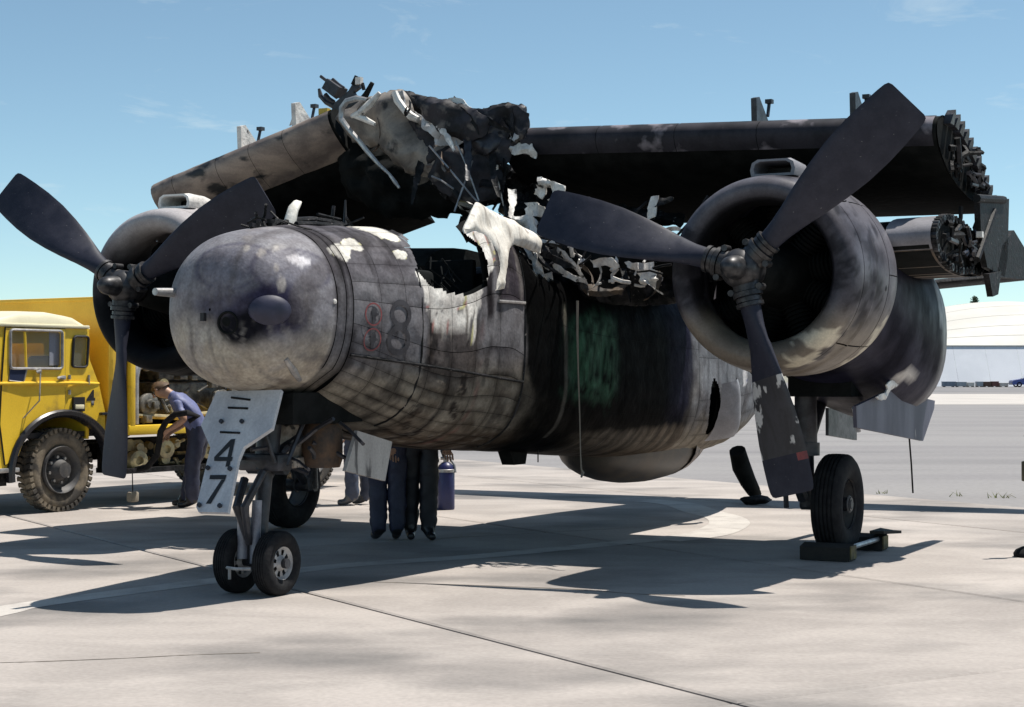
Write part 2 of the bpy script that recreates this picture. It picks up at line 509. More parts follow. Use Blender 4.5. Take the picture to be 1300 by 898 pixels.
    if k > 0:                                             # heavy soot amidships
        s = (0.0065, 0.0075, 0.008)
        d = blob((X, 0, Z), (0.72, 0, 1.72), (.60, 1, .44)) + 0.38 * n1 + 0.30 * n2 + .15 * n3
        s = lerp3(s, (0.045, 0.23, 0.12), sst(1.15, 0.60, d) * max(0, 0.60 + 0.7 * n3 + .7 * n2) if port else 0)
        s = lerp3(s, (0.03, 0.03, 0.062), 0.8 * sst(-0.9, -1.3, X) * sst(0.9, 1.3, Z))
        s = lerp3(s, (0.22, 0.17, 0.12), sst(1.07, 0.99, Z + 0.03 * n2) * sst(0.95, 0.4, X) * (0.45 + 0.5 * sst(-0.2, 0.3, fbm(X * 9, 4, Z * 2, 3))))
        if abs(X - 1.22) < 0.022 and 1.0 < Z < 2.1 and port: s = lerp3(s, (0.16, 0.15, 0.13), 0.7)
        if port: s = lerp3(s, (0.20, 0.19, 0.15), 0.7 * sst(1.1, 0.5, blob((X, 0, Z), (1.22, 0, 2.04), (.05, 1, .12)) + .2 * n3))
        c = lerp3(c, s, k)
    if X < -1.70:
        g = (0.345, 0.355, 0.385)
        g = lerp3(g, (0.27, 0.26, 0.275), sst(0.0, 0.5, n1))
        g = lerp3(g, (0.34, 0.29, 0.22), sst(1.2, 0.9, Z + 0.08 * n2))
        g = lerp3(g, (0.75, 0.74, 0.74), sst(1.0, 0.7, blob((X, 0, Z), (-3.35, 0, 1.52), (.09, 1, .16)) + 0.5 * n3))
        g = lerp3(g, (0.02, 0.02, 0.022), sst(1.95, 2.15, Z + 0.1 * n2))
        c = lerp3(g, c, k)
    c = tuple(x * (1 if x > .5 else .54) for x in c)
    return (max(0.004, c[0] * (1 + .12 * n3)), max(0.004, c[1] * (1 + .12 * n3)), max(0.004, c[2] * (1 + .12 * n3)))

def lattice(X0, X1, t0, t1, nx, ny, off, border=0.0, dark=0.0, gap=0.0, dent=0.0, margins=True):
    """one sheet of the hull between frames X0..X1 and stringers t0..t1"""
    def prm(n):
        if not margins: return [i / n for i in range(n + 1)]
        q = [0, .05, .14] + [.14 + .72 * i / (n - 4) for i in range(1, n - 4)] + [.86, .95, 1]
        return q
    us, vs_ = prm(nx), prm(ny)
    gx = gap / abs(X1 - X0); gt = gap / 5.2 / abs(t1 - t0)
    verts, cols, keep = [], [], []
    for u in us:
        for v in vs_:
            uu = gx + u * (1 - 2 * gx); vv = gt + v * (1 - 2 * gt)
            X = X0 + (X1 - X0) * uu; t = t0 + (t1 - t0) * vv
            P = fus(X, t, 0)
            bul = dent * (math.sin(math.pi * u) * math.sin(math.pi * v)) * (0.4 + fbm(X * 2, t * 30, 1.3, 2)) + 0.006 * fbm(P.x * 3, P.y * 3, P.z * 3, 2)
            P = fus(X, t, off + bul)
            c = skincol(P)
            e = min(u, 1 - u) * abs(X1 - X0); e2 = min(v, 1 - v) * abs(t1 - t0) * 5.2
            k = max(sst(.075, 0, e) * (.75 + .7 * fbm(P.y * 2, P.z * 2, X0 * 7, 2)), sst(.055, 0, e2) * (.65 + .8 * fbm(P.x * 1.5, t0 * 90, 3, 2))) * dark
            k = min(.95, max(0, k))
            c = lerp3(c, (c[0] * .25, c[1] * .24, c[2] * .25), k)
            verts.append(P); cols.append(c)
    a, b = len(us), len(vs_)
    faces = []
    for i in range(a - 1):
        for j in range(b - 1):
            q = (i * b + j, i * b + j + 1, (i + 1) * b + j + 1, (i + 1) * b + j)
            m = (verts[q[0]] + verts[q[1]] + verts[q[2]] + verts[q[3]]) / 4
            if not cut(m): faces.append(q)
    return verts, faces, cols

def sheet(name, parent, *a, **k):
    v, f, c = lattice(*a, **k)
    if not f: return None
    used = sorted({i for q in f for i in q}); mp = {o: n for n, o in enumerate(used)}
    v = [v[i] for i in used]; c = [c[i] for i in used]; f = [tuple(mp[i] for i in q) for q in f]
    o = nmesh(name, v, f, M['skin'], parent)
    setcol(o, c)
    return o

# inner hull: frames, stringers and sooty liner seen through gaps and holes
mb = MB()
xs = [5.0, 4.9, 4.7, 4.35] + [4.35 - 0.1 * i for i in range(1, 108)]
ts = [i / 72 - 0.25 for i in range(72)]
pts = [[fus(X, t, -0.035) for t in ts] for X in xs]
vs = [p for r in pts for p in r]; fs = []
nb = len(ts)
for i in range(len(xs) - 1):
    for j in range(nb):
        j2 = (j + 1) % nb
        q = (i * nb + j, i * nb + j2, (i + 1) * nb + j2, (i + 1) * nb + j)
        if not cut(sum((vs[k] for k in q), Vector()) / 4): fs.append(q)
mb.add(vs, fs)
for X in (3.9, 3.34, 2.72, 2.36, 1.98, 1.5, 1.0, .5, 0, -.5, -1, -1.45, -1.88, -2.75, -3.8):      # frames
    for k in range(72):
        t0_, t1_ = k / 72 - .25, (k + 1) / 72 - .25
        p = [fus(X, t0_, -.036), fus(X, t1_, -.036), fus(X, t1_, -.12), fus(X, t0_, -.12)]
        if cut(p[0]) or cut(p[1]): continue
        mb.prism(p, (0.025, 0, 0))
mb.box((1.2, 0, 1.45), (4.2, 1.3, 0.04))                       # cabin floor
mb.box((3.42, 0, 1.95), (0.06, 1.2, 1.0))                      # bulkhead ahead of the cockpit
mb.box((2.15, 0, 1.9), (0.06, 1.45, 0.9))                      # bulkhead behind the cockpit
mb.box((3.2, 0, 2.2), (0.35, 1.2, 0.25), bev=0.04)             # instrument panel hump
for y in (-.38, .38):                                          # burnt seat frames
    mb.box((2.6, y, 1.75), (.45, .45, .08), bev=.02); mb.box((2.38, y, 2.1), (.07, .42, .7), bev=.02)
for i in range(16):                                            # burnt cables and bits at the sills
    a = Vector((random.uniform(2.6, 3.4), .62, random.uniform(2.15, 2.3)))
    mb.tube([a, a + Vector((random.uniform(-.1, .1), -.05, .06)), a + Vector((random.uniform(-.14, .14), -.1, random.uniform(.08, .2)))], .007, 5)
fuselage = mb.build('fuselage', M['soot'], plane, auto=35)

# nose cone (thick front, radome) and the ring behind it
xs = [5.035, 5.0345, 5.033, 5.031] + [5.028 - 0.648 * (i / 44) ** 1.35 for i in range(45)]
ts = [i / 140 - .25 for i in range(140)]
v, c = [], []
for X in xs:
    for t in ts:
        P = fus(X, t, 0.004 if X < 5.02 else 0)
        d = blob(P, (4.88, .44, 1.97), (.26, .18, .135))       # blister over the lamp
        v.append(P); c.append(skincol(P))
f = []
n = len(ts)
for i in range(len(xs) - 1):
    for j in range(n):
        f.append((i * n + j, i * n + (j + 1) % n, (i + 1) * n + (j + 1) % n, (i + 1) * n + j))
nose = nmesh('nose_cone', v, f, M['skin'], fuselage); setcol(nose, c)
for X0, X1, off in ((4.37, 4.285, .005), (4.275, 4.21, .004)):
    v, f, c = lattice(X0, X1, -.25, .75, 6, 140, off, dark=.8, margins=True)
    o = nmesh('nose_ring', v, f, M['skin'], fuselage); setcol(o, c)

ZA = ([4.2, 3.9, 3.62, 3.34, 3.06, 2.72, 2.36, 1.97], [-.25, -.2, -.165, -.135, -.105, -.075, -.045, -.015, .015, .045, .08, .125, .18, .25])
ZB = ([1.965, 1.5, 1.0, .5, 0, -.5, -1, -1.45, -1.88], [-.25, -.19, -.13, -.06, .02, .1, .17])
ZC = ([-1.885, -2.15, -2.45, -2.75, -3.05, -3.4, -3.8, -4.4], [-.25, -.19, -.15, -.11, -.07, -.03, .01, .05, .1, .16, .25])
ZD = ([-4.4, -5.4, -6.4], [-.25, -.08, .08, .25])
ZE = ([4.2, 3.3, 2.4, 1.4, .4, -.6, -1.88, -3, -4.4, -6.4], [.25, .33, .41, .5, .58, .66, .75])
for (xb, tb), nx, ny, dk, dn, gg in ((ZA, 13, 9, .78, .012, .0016), (ZB, 15, 14, .2, .008, .001), (ZC, 17, 15, .55, .008, .0009), (ZD, 10, 10, .4, .004, .003), (ZE, 14, 8, .5, .008, .003)):
    for i in range(len(xb) - 1):
        for j in range(len(tb) - 1):
            d2 = dk * (0.45 if (tb[j] > -.03 and xb[0] == 4.2 and dk > .6) else 1)
            if xb[0] == 4.2 and len(xb) == 8 and tb[j] > .03: nx, ny = 22, 20
            elif xb[0] == 4.2 and len(xb) == 8: nx, ny = 13, 9
            sheet('skin_panel', fuselage, xb[i], xb[i + 1], tb[j], tb[j + 1], nx, ny, 0.003, dark=d2, gap=gg, dent=dn)
# ------------------------------------------------------------------ marks and fittings on the fuselage
def on_side(X, Z, off=0.012): return Vector((X, side_y(X, Z, off), Z))
def ring_mark(name, c, rx, rz, wd, m, off=0.014, n=40, lean=0.0):
    vs, fs = [], []
    for i in range(n):
        a = 2 * math.pi * i / n
        for k in (0, 1):
            x = (rx - wd * k) * math.cos(a); z = (rz - wd * k) * math.sin(a)
            vs.append(on_side(c[0] + x + lean * z, c[1] + z, off))
    for i in range(n):
        j = (i + 1) % n
        fs.append((2 * i, 2 * j, 2 * j + 1, 2 * i + 1))
    return vs, fs
def disc_mark(c, rx, rz, off=0.014, n=20):
    vs = [on_side(c[0], c[1], off)] + [on_side(c[0] + rx * math.cos(2 * math.pi * i / n), c[1] + rz * math.sin(2 * math.pi * i / n), off) for i in range(n)]
    return vs, [(0, 1 + i, 1 + (i + 1) % n) for i in range(n)]
# the number 8: two loops
mb = MB()
mb.add(*ring_mark('', (3.70, 1.975), .118, .105, .042, 0)); mb.add(*ring_mark('', (3.72, 1.785), .128, .112, .044, 0))
mb.build('number_eight', M['numgrey'], fuselage, auto=None)
for z in (1.965, 1.785):                                       # red ringed marks
    mb = MB(); mb.add(*ring_mark('', (4.005, z), .092, .083, .011, 0))
    o = mb.build('ringed_mark', M['red'], fuselage, auto=None)
    mb = MB(); mb.add(*disc_mark((4.0, z + .012), .030, .042, .0145)); mb.add(*disc_mark((4.0, z - .035), .018, .028, .0145))
    mb.add(*disc_mark((3.99, z + .0), .042, .012, .0150))
    o2 = mb.build('ringed_mark', M['numgrey'], fuselage, auto=None)
# long dark seam strip along the side with rivet heads
mb = MB()
path = [on_side(4.18 - .1 * i, 1.675 - .018 * i * .5, .006) for i in range(23)]
mb.tube(path, .012, 6)
mb.build('seam_strip', M['char'], fuselage)
for X in (1.965, 3.44):
    mb = MB(); mb.tube([fus(X, t / 40, .004) for t in range(-8, 4)], .010, 6); mb.build('seam_strip', M['char'], fuselage)
mb = MB(); mb.tube([on_side(2.40 - .042 * i, 2.115, .012) for i in range(11)], .013, 6); mb.build('seam_strip', M['bare'], fuselage)
# landing lamp, blister glass, pitot, drain, small things
def fus_f(P):
    zb, zt, wd, n = station(P[0]); return abs(P[1] / wd) ** n + abs((P[2] - (zb + zt) / 2) / ((zt - zb) / 2)) ** n
def fus_n(P):
    e = .004; g = Vector([fus_f([P[k] + (e if k == a else 0) for k in range(3)]) - fus_f([P[k] - (e if k == a else 0) for k in range(3)]) for a in range(3)])
    return g.normalized()
LH, LB = [(5.021, 0.144, 1.885), (4.927, 0.417, 1.968)]
nh, nb2 = fus_n(LH), fus_n(LB)
mb = MB(); mb.lathe([(.004, .080), (.016, .076), (.014, .066), (-.004, .062), (.006, .03), (.010, .001)], 28)
mb.xform(Matrix.Translation(Vector(LH)) @ nh.to_track_quat('X', 'Z').to_matrix().to_4x4()); mb.build('landing_lamp', M['soot'], fuselage)
mb = MB(); mb.lathe([(-.05, .150), (.002, .140), (.006, .132), (.020, .112), (.031, .075), (.036, .035), (.037, .001)], 30)
mb.xform(Matrix.Translation(Vector(LB)) @ nb2.to_track_quat('X', 'Z').to_matrix().to_4x4() @ Matrix.Scale(.72, 4, (0, 0, 1))); mb.build('lamp_blister', M['glassdark'], fuselage)
mb = MB(); mb.tube([(4.9, -.36, 2.10), (5.06, -.375, 2.10), (5.14, -.38, 2.10)], [.035, .03, .026], 10); mb.build('pitot_tube', M['bare'], fuselage)
mb = MB(); mb.box((5.067, -.03, 1.925), (.03, .03, .055)); mb.build('nose_drain', M['black'], fuselage)
mb = MB(); mb.tube([(4.761, 0.424, 1.648), (4.62, 0.391, 1.568), (4.474, 0.344, 1.503)], [.02, .03, .02], 8); mb.build('tow_lug', M['bare'], fuselage)
mb = MB(); mb.tube([(4.2, 0.09, 1.468), (4.2, 0.191, 1.317), (4.2, 0.245, 1.233)], .012, 6); mb.build('drain_pipe', M['bare'], fuselage)
for p in [(4.403, 0.582, 2.042)]:
    mb = MB(); mb.lathe([(-.02, .02), (.012, .018), (.016, .001)], 12, o=(p[0], p[1], p[2]), ax='Y'); mb.build('vent_cap', M['ash'], fuselage)

def strew(n, box, seed, rr=(.008, .02), ln=(.08, .3), fy=1.0):
    random.seed(seed); mb = MB()
    for i in range(n):
        p = Vector([random.uniform(a, b) for a, b in box])
        d = Vector((random.uniform(-1, 1), random.uniform(-1, 1), random.uniform(-.5, .9))).normalized() * random.uniform(*ln)
        d.y *= fy
        b = d.cross(Vector((.3, .2, 1))) * random.uniform(-.4, .4)
        mb.tube([p, p + d * .5 + b, p + d], random.uniform(*rr), 5)
    return mb
# burnt fittings on the nose top
mb = MB()
mb.tube([(4.328, 0.0, 2.588), (4.25, -0.0, 2.627), (4.172, 0.0, 2.622), (4.053, 0.0, 2.648), (3.788, 0.0, 2.68), (3.556, 0.0, 2.675), (3.338, 0.0, 2.668)], [.02, .03, .025, .03, .025, .03, .02], 7)
mb.tube([(4.159, 0.1, 2.613), (3.917, 0.1, 2.632), (3.655, 0.1, 2.64), (3.461, 0.1, 2.643)], .022, 7)
mb.tube([(3.736, 0.0, 2.725), (3.609, -0.0, 2.718), (3.426, 0.0, 2.709)], .012, 6)
for x in (349, 356, 388, 434): pass
mb.build('burnt_fitting', M['char'], fuselage)
mb = MB()
mb.tube([(4.132, 0.0, 2.579), (4.083, 0.0, 2.663), (4.053, 0.0, 2.734), (4.003, 0.0, 2.778), (3.952, 0.0, 2.794)], [.04, .045, .04, .032, .008], 9)
mb.build('bent_post', M['foam'], fuselage)
mb = MB(); mb.tube([(3.36, 0.0, 2.636), (3.36, 0.0, 2.696), (3.355, 0.0, 2.864)], [.035, .016, .007], 7); mb.build('whip_aerial', M['black'], fuselage)
for px in ([(4.508, 0.0, 2.552)], [(4.289, 0.0, 2.596)], [(4.461, 0.0, 2.572)]):
    p = px[0]
    mb = MB(); mb.box((p[0], p[1], p[2] - .02), (.10, .03, .07)); mb.box((p[0] + .03, p[1], p[2] + .03), (.07, .03, .03)); mb.build('broken_bracket', M['char'], fuselage)
strew(26, ((3.3, 4.4), (-.3, .15), (2.58, 2.64)), 4, (.006, .016), (.06, .22)).build('burnt_debris', M['char'], fuselage)['kind'] = 'stuff'
# torn hatch skin curling out of the aft side
pts = []
for i in range(13):
    z = .84 + .60 * i / 12
    row = []
    for j in range(9):
        a = j / 8
        x = -2.52 - .36 * a * (1 - .45 * (i / 12) ** 2)
        y = side_y(-2.5, max(z, .8)) + .02 + .22 * math.sin(math.pi * .75 * a) * (1.0 - .5 * i / 12) + .02 * fbm(a * 3, z * 4, 2)
        row.append(Vector((x, y, z + .06 * a)))
    pts.append(row)
mb = MB(); mb.grid(pts); mb.build('peeled_skin', M['greypaint'], fuselage)
# belly dome, hook, antenna
v, f, c = [], [], []
for i in range(25):
    for j in range(13):
        X = -2.1 + 1.25 * math.cos(math.pi * i / 24); rr = math.sin(math.pi * i / 24) ** .8
        b = math.pi * j / 12
        v.append(Vector((X, .56 * rr * math.cos(b), .82 - .40 * rr * math.sin(b) ** .9)))
for i in range(24):
    for j in range(12): f.append((i * 13 + j, i * 13 + j + 1, (i + 1) * 13 + j + 1, (i + 1) * 13 + j))
mb = MB(); mb.add(v, f); mb.build('belly_dome', mat('belly_dome_dark', (.035, .032, .03), (.075, .062, .05), scale=4, rough=.5), plane)
mb = MB()
for i in range(13):
    pass
pts = [[Vector((-2.5 - .9 * a / 12, .57 * math.cos(b * math.pi / 12) * (1 - .4 * a / 12), .80 - (.36 - .2 * (a / 12) ** 2) * math.sin(b * math.pi / 12))) for b in range(13)] for a in range(13)]
mb.grid(pts); mb.build('dome_fairing', M['tan'], plane)
mb = MB(); mb.tube([(-5.279, 0.0, 0.625), (-5.416, 0.0, 0.43), (-5.667, -0.0, 0.227), (-5.866, 0.0, 0.1)], [.10, .115, .10, .085], 10); mb.tube([(-5.667, 0.0, 0.169), (-5.981, 0.0, 0.064)], .06, 8); mb.build('arrestor_hook', M['soot'], plane)
mb = MB(); mb.prism([(1.10, .10, .92), (.70, .10, .92), (.76, .10, .745), (.98, .10, .745)], (0, .12, 0)); mb.build('belly_aerial', M['soot'], plane)
# cord hanging down the side
mb = MB(); mb.tube([(1.171, 0.92, 2.161), (1.172, 0.92, 1.907), (1.156, 0.92, 1.574), (1.125, 0.92, 1.173), (1.11, 0.92, 0.872), (1.094, 0.92, 0.731), (1.063, 0.92, 0.703), (1.094, 0.92, 0.664)], [.013, .011, .007, .006, .006, .008, .016, .009], 6); mb.build('hanging_cord', mat('cord', (.22, .20, .17), rough=.9), plane)
mb = MB(); mb.tube([(-0.931, 3.2, 0.999), (-1.011, 3.2, 0.728), (-1.063, 3.2, 0.471)], .008, 6); mb.build('hanging_cord', M['char'], plane)
mb = MB(); mb.tube([(0.876, 0.4, 1.093), (0.876, 0.4, 0.769)], .006, 5); mb.build('hanging_cord', M['char'], plane)

# ------------------------------------------------------------------ tail
def loft_wing(stations, n=28, tk=.16):
    """stations: list of (LE, TE, thickness ratio); returns rows of points round the section"""
    rows = []
    cs = [(1 - math.cos(math.pi * i / (n // 2))) / 2 for i in range(n // 2 + 1)]
    for k, (le, te, t) in enumerate(stations):
        le, te = Vector(le), Vector(te)
        ch = te - le; cl = ch.length; ec = ch.normalized()
        k0, k1 = max(0, k - 1), min(len(stations) - 1, k + 1)
        sp = (Vector(stations[k1][0]) - Vector(stations[k0][0])).normalized()
        nn = ec.cross(sp).normalized()
        if nn.z < 0: nn = -nn
        up, dn = [], []
        for c in cs:
            yt = 5 * t * cl * (.2969 * math.sqrt(c) - .126 * c - .3516 * c * c + .2843 * c ** 3 - .1036 * c ** 4)
            up.append(le + ch * c + nn * yt); dn.append(le + ch * c - nn * yt)
        rows.append((up, dn))
    return rows
def closed_rows(rows):
    return [list(reversed(u)) + d[1:-1] for u, d in rows]
def wing_mesh(name, stations, m, parent, tk=.16, n=28, rag=0.0):
    rows = closed_rows(loft_wing(stations, n))
    mb = MB()
    if rag: rows = [[p + Vector((fbm(p.x * 3, p.y * 3, p.z * 3), fbm(p.y * 3, p.z * 3, p.x * 3), fbm(p.z * 3 + 4, p.x * 3, p.y * 3))) * rag for p in r] for r in rows]
    mb.grid(rows, wrap=True)
    k = len(rows[0])
    mb.f.append(tuple(range(k))); mb.m.append(0)
    b = (len(rows) - 1) * k
    mb.f.append(tuple(b + i for i in range(k - 1, -1, -1))); mb.m.append(0)
    return mb.build(name, m, parent, auto=50)
for s in (1, -1):
    wing_mesh('tailplane', [((-5.2, .2 * s, 2.42), (-6.7, .2 * s, 2.42), .12), ((-5.75, 2.2 * s, 2.60), (-6.75, 2.2 * s, 2.60), .11), ((-6.1, 4.35 * s, 2.76), (-6.75, 4.35 * s, 2.76), .10)], M['char'], plane)
mb = MB()
v = []
for i in range(16):
    X = -4.9 - 1.7 * i / 15
    v.append((X, -.06, 2.40)); 
top = [(-4.9 - 1.7 * i / 15, -.06, 2.52 + .16 * (i / 15) + .10 * fbm(i * .9, 1, 3)) for i in range(15, -1, -1)]
mb.prism(v + top, (0, .12, 0)); mb.build('fin_stump', M['char'], plane, smooth=False)

# ------------------------------------------------------------------ torn and crumpled sheets
def crumple(name, poly, m, parent, bulge=.05, amp=.04, seed=0, cell=.035, normal=Vector((1, 0, 0)), thick=.006, fr=2.2, rag=1.0):
    P = [Vector(p) for p in poly]
    n = normal.normalized()
    u = Vector((0, 0, 1)).cross(n)
    u = u.normalized() if u.length > .01 else Vector((0, 1, 0))
    w_ = n.cross(u)
    o = P[0]
    q = [((p - o).dot(u), (p - o).dot(w_)) for p in P]
    hoff = [(p - o).dot(n) for p in P]
    x0, x1 = min(a for a, b in q) - cell, max(a for a, b in q) + cell
    y0, y1 = min(b for a, b in q) - cell, max(b for a, b in q) + cell
    nx, ny = int((x1 - x0) / cell) + 1, int((y1 - y0) / cell) + 1
    def edge(x, y):
        d = 1e9
        for i in range(len(q)):
            ax_, ay_ = q[i - 1]; bx, by = q[i]
            l2 = (bx - ax_) ** 2 + (by - ay_) ** 2 + 1e-9
            t = max(0, min(1, ((x - ax_) * (bx - ax_) + (y - ay_) * (by - ay_)) / l2))
            d = min(d, math.hypot(x - ax_ - t * (bx - ax_), y - ay_ - t * (by - ay_)))
        return d if inpoly(x, y, q) else -d
    idx = {}; vs = []; fs = []
    def vert(i, j, side):
        if (i, j, side) in idx: return idx[(i, j, side)]
        x, y = x0 + i * cell, y0 + j * cell
        d = edge(x, y)
        if abs(d) < cell * .95:
            best = (1e9, x, y)
            for k_ in range(len(q)):
                ax_, ay_ = q[k_ - 1]; bx, by = q[k_]
                l2 = (bx - ax_) ** 2 + (by - ay_) ** 2 + 1e-9
                t = max(0, min(1, ((x - ax_) * (bx - ax_) + (y - ay_) * (by - ay_)) / l2))
                ex, ey = ax_ + t * (bx - ax_), ay_ + t * (by - ay_)
                dd = math.hypot(x - ex, y - ey)
                if dd < best[0]: best = (dd, ex, ey)
            x, y = best[1], best[2]; d = 0.0
        jit = Vector((fbm(x * 9 + seed, y * 9, 1), fbm(x * 9, y * 9 + seed, 5), 0)) * cell * (.9 if abs(d) < 1e-6 else .45) * rag
        h = amp * (1.7 if bulge < .035 else 1.0) * fbm(x * fr + seed * 3.1, y * fr, seed, 5) + .35 * amp * (1 - 2 * abs(fbm(x * fr * 1.7, y * fr * 1.7 + seed, seed + 4, 2)))
        b = (bulge * math.sqrt(max(0, min(1, d / max(bulge * 1.6, .02)))) + thick) * side
        # soft weighting of the picked depths
        p = o + u * (x + jit.x) + w_ * (y + jit.y) + n * (h + b)
        idx[(i, j, side)] = len(vs); vs.append(p); return idx[(i, j, side)]
    cells = set()
    for i in range(nx):
        for j in range(ny):
            x, y = x0 + (i + .5) * cell, y0 + (j + .5) * cell
            if edge(x, y) > 0 and not (bulge < .035 and fbm(x * 6 + seed * 2, y * 6, seed, 3) > .58): cells.add((i, j))
    todo, best_ = set(cells), set()                       # keep the largest connected piece
    while todo:
        st_ = [todo.pop()]; comp = set(st_)
        while st_:
            i, j = st_.pop()
            for nb_ in ((i + 1, j), (i - 1, j), (i, j + 1), (i, j - 1)):
                if nb_ in todo: todo.remove(nb_); comp.add(nb_); st_.append(nb_)
        if len(comp) > len(best_): best_ = comp
    cells = sorted(best_)
    cset = best_
    for (i, j) in cells:
        a, b, c, d = (vert(i, j, 1), vert(i + 1, j, 1), vert(i + 1, j + 1, 1), vert(i, j + 1, 1))
        fs.append((a, b, c, d))
        e = (vert(i, j, -1), vert(i, j + 1, -1), vert(i + 1, j + 1, -1), vert(i + 1, j, -1))
        fs.append(e)
        for (di, dj, k0, k1) in ((-1, 0, (i, j + 1), (i, j)), (1, 0, (i + 1, j), (i + 1, j + 1)), (0, -1, (i, j), (i + 1, j)), (0, 1, (i + 1, j + 1), (i, j + 1))):
            if (i + di, j + dj) not in cset:
                fs.append((vert(*k0, 1), vert(*k1, 1), vert(*k1, -1), vert(*k0, -1))[::-1])
    mb = MB(); mb.add(vs, fs)
    return mb.build(name, m, parent, auto=45)

# ------------------------------------------------------------------ centre wing and the stubs out to the fold
inner = wing_mesh('wing_stub', [((.95, y, 2.52 + .03 * (y - .8)), (-1.75, y, 2.42 + .03 * (y - .8)), .165) for y in (.7, 1.2, 1.8, 2.6, 3.2, 3.6, 3.84)], M['soot'], plane)
inner2 = wing_mesh('wing_stub', [((.95, -y, 2.52 + .03 * (y - .8)), (-1.75, -y, 2.42 + .03 * (y - .8)), .165) for y in (.7, 1.2, 1.8, 2.6, 3.2, 3.84)], M['soot'], plane)
ctr = wing_mesh('wing_stub', [((.7, y, 2.42 + .04 * fbm(y, 1, 1)), (-1.5, y, 2.32), .10) for y in (-.75, -.3, .2, .75)], M['char'], plane, rag=.06)
# outboard nose of the stub, grey paint still on it, brown underside
rows = loft_wing([((.955, y, 2.613 + .03 * (y - 3.5)), (-1.75, y, 2.50 + .03 * (y - 3.5)), .170) for y in (3.5, 3.62, 3.74, 3.86)], 40)
mb = MB(); mb.grid([list(reversed(u[:6])) + d[1:3] for u, d in rows]); mb.build('leading_edge_skin', M['greypaint'], inner)
mb = MB(); mb.grid([d[2:] for u, d in rows]); mb.build('lower_skin', mat('scorched_brown', (.12, .085, .055), (.05, .042, .038), scale=4, rough=.6, c3=(.02, .02, .02), s3=6, t3=(.55, .65)), inner)
# the cut face: end rib, rows of torn lugs all round, pipes
rw = loft_wing([((.94, 3.87, 2.63), (-1.72, 3.87, 2.515), .150)] * 2 + [((.94, 3.88, 2.63), (-1.72, 3.88, 2.515), .150)], 60)
rw = loft_wing([((.94, 3.87, 2.63), (-1.72, 3.87, 2.515), .165), ((.94, 3.90, 2.63), (-1.72, 3.90, 2.515), .165)], 60)
sec = list(reversed(rw[0][0])) + rw[0][1][1:-1]
mb = MB()
cen = Vector((-.3, 3.88, 2.57))
k = len(sec)
inn = [cen + (p - cen) * .80 + Vector((0, -.06, 0)) for p in sec]
mb.grid([sec, inn], wrap=True)
mb.f.append(tuple(len(mb.v) - k + i for i in range(k))); mb.m.append(0)
mb.build('end_rib', M['char'], inner)
for i in range(0, k, 1):
    p = sec[i]; d = (cen - p).normalized()
    if (p - sec[i - 1]).length < .015 and i % 2: continue
    q = p + d * .045
    mb = MB(); mb.lathe([(-.02, .034), (.03, .034), (.03, .017), (-.01, .017)], 8, o=q, ax='Y')
    mb.build('torn_lug', M['char' if i % 3 else 'strut'], inner, smooth=False)
strew(46, ((-1.4, .7), (3.84, 3.98), (2.42, 2.76)), 12, (.01, .03), (.1, .35), .08).build('pipe_tangle', M['char'], inner)['kind'] = 'stuff'
strew(16, ((-.2, .6), (3.9, 4.0), (2.48, 2.7)), 14, (.012, .022), (.1, .25), .08).build('pipe_tangle', M['strut'], inner)['kind'] = 'stuff'
# fold brackets outboard of the stub
mb = MB()
mb.prism([(-0.154, 3.95, 3.02), (-1.35, 3.95, 3.107), (-1.274, 3.95, 2.559), (-1.139, 3.95, 2.398), (-0.445, 3.95, 2.444), (-0.209, 3.95, 2.695)], (0, .05, 0))
mb.build('fold_bracket', M['char'], plane, smooth=False)
mb = MB()
mb.prism([(-1.055, 3.9, 2.673), (-1.555, 3.9, 2.841), (-2.371, 3.9, 2.624), (-2.518, 3.9, 2.467), (-1.931, 3.9, 2.416), (-0.797, 3.9, 2.382)], (0, .10, 0))
mb.build('fold_bracket', M['char'], plane, smooth=False)
mb = MB(); mb.prism([(-0.366, 3.98, 2.385), (-0.866, 3.98, 2.431), (-0.735, 3.98, 2.227), (-0.516, 3.98, 2.198)], (0, .05, 0)); mb.build('fold_bracket', M['char'], plane, smooth=False)
mb = MB(); mb.tube([(-0.045, 4.0, 2.995), (-1.106, 4.0, 3.076)], .035, 8); mb.tube([(-0.715, 4.0, 2.946), (-0.038, 4.0, 2.486)], .03, 8); mb.build('fold_jack', M['char'], plane)
mb = MB(); mb.box([(-0.159, 4.0, 2.703)][0], (.06, .05, .05)); mb.build('fold_pin', M['ash'], plane)

# ------------------------------------------------------------------ folded outer wings
PW = [((.60, 3.82 - .49 * i, 3.53 + .019 * i), (-1.42, 3.82 - .49 * i, 2.99 + .005 * i), .20) for i in range(9)]
port = wing_mesh('folded_wing', PW, M['soot'], plane, n=40)
port['label'] = 'port outer wing folded over with soot blackened skin'
rows = loft_wing([((.60 + .012, y, 3.532 + .039 * (3.82 - y)), (-1.42, y, 2.99 + .01 * (3.82 - y)), .204) for y in [3.80 - .247 * i for i in range(16)]], 40)
for a, b in ((0, 3), (3, 6), (6, 9), (9, 12), (12, 15)):
    seg = [list(reversed(u[:4])) + d[1:4] for u, d in rows[a:b + 1]]
    seg[0] = [p + Vector((0, -.006, 0)) for p in seg[0]]
    mb = MB(); mb.grid(seg)
    mb.build('leading_edge_panel', mat('sooted_leading_edge', (.012, .012, .016), (.034, .032, .040), scale=3, spec=.2, rough=.6, c3=(.20, .18, .20), s3=3.2, t3=(.55, .64)) if a == 0 else M_le, port)
    if a == 0: M_le = port.children[-1].data.materials[0]
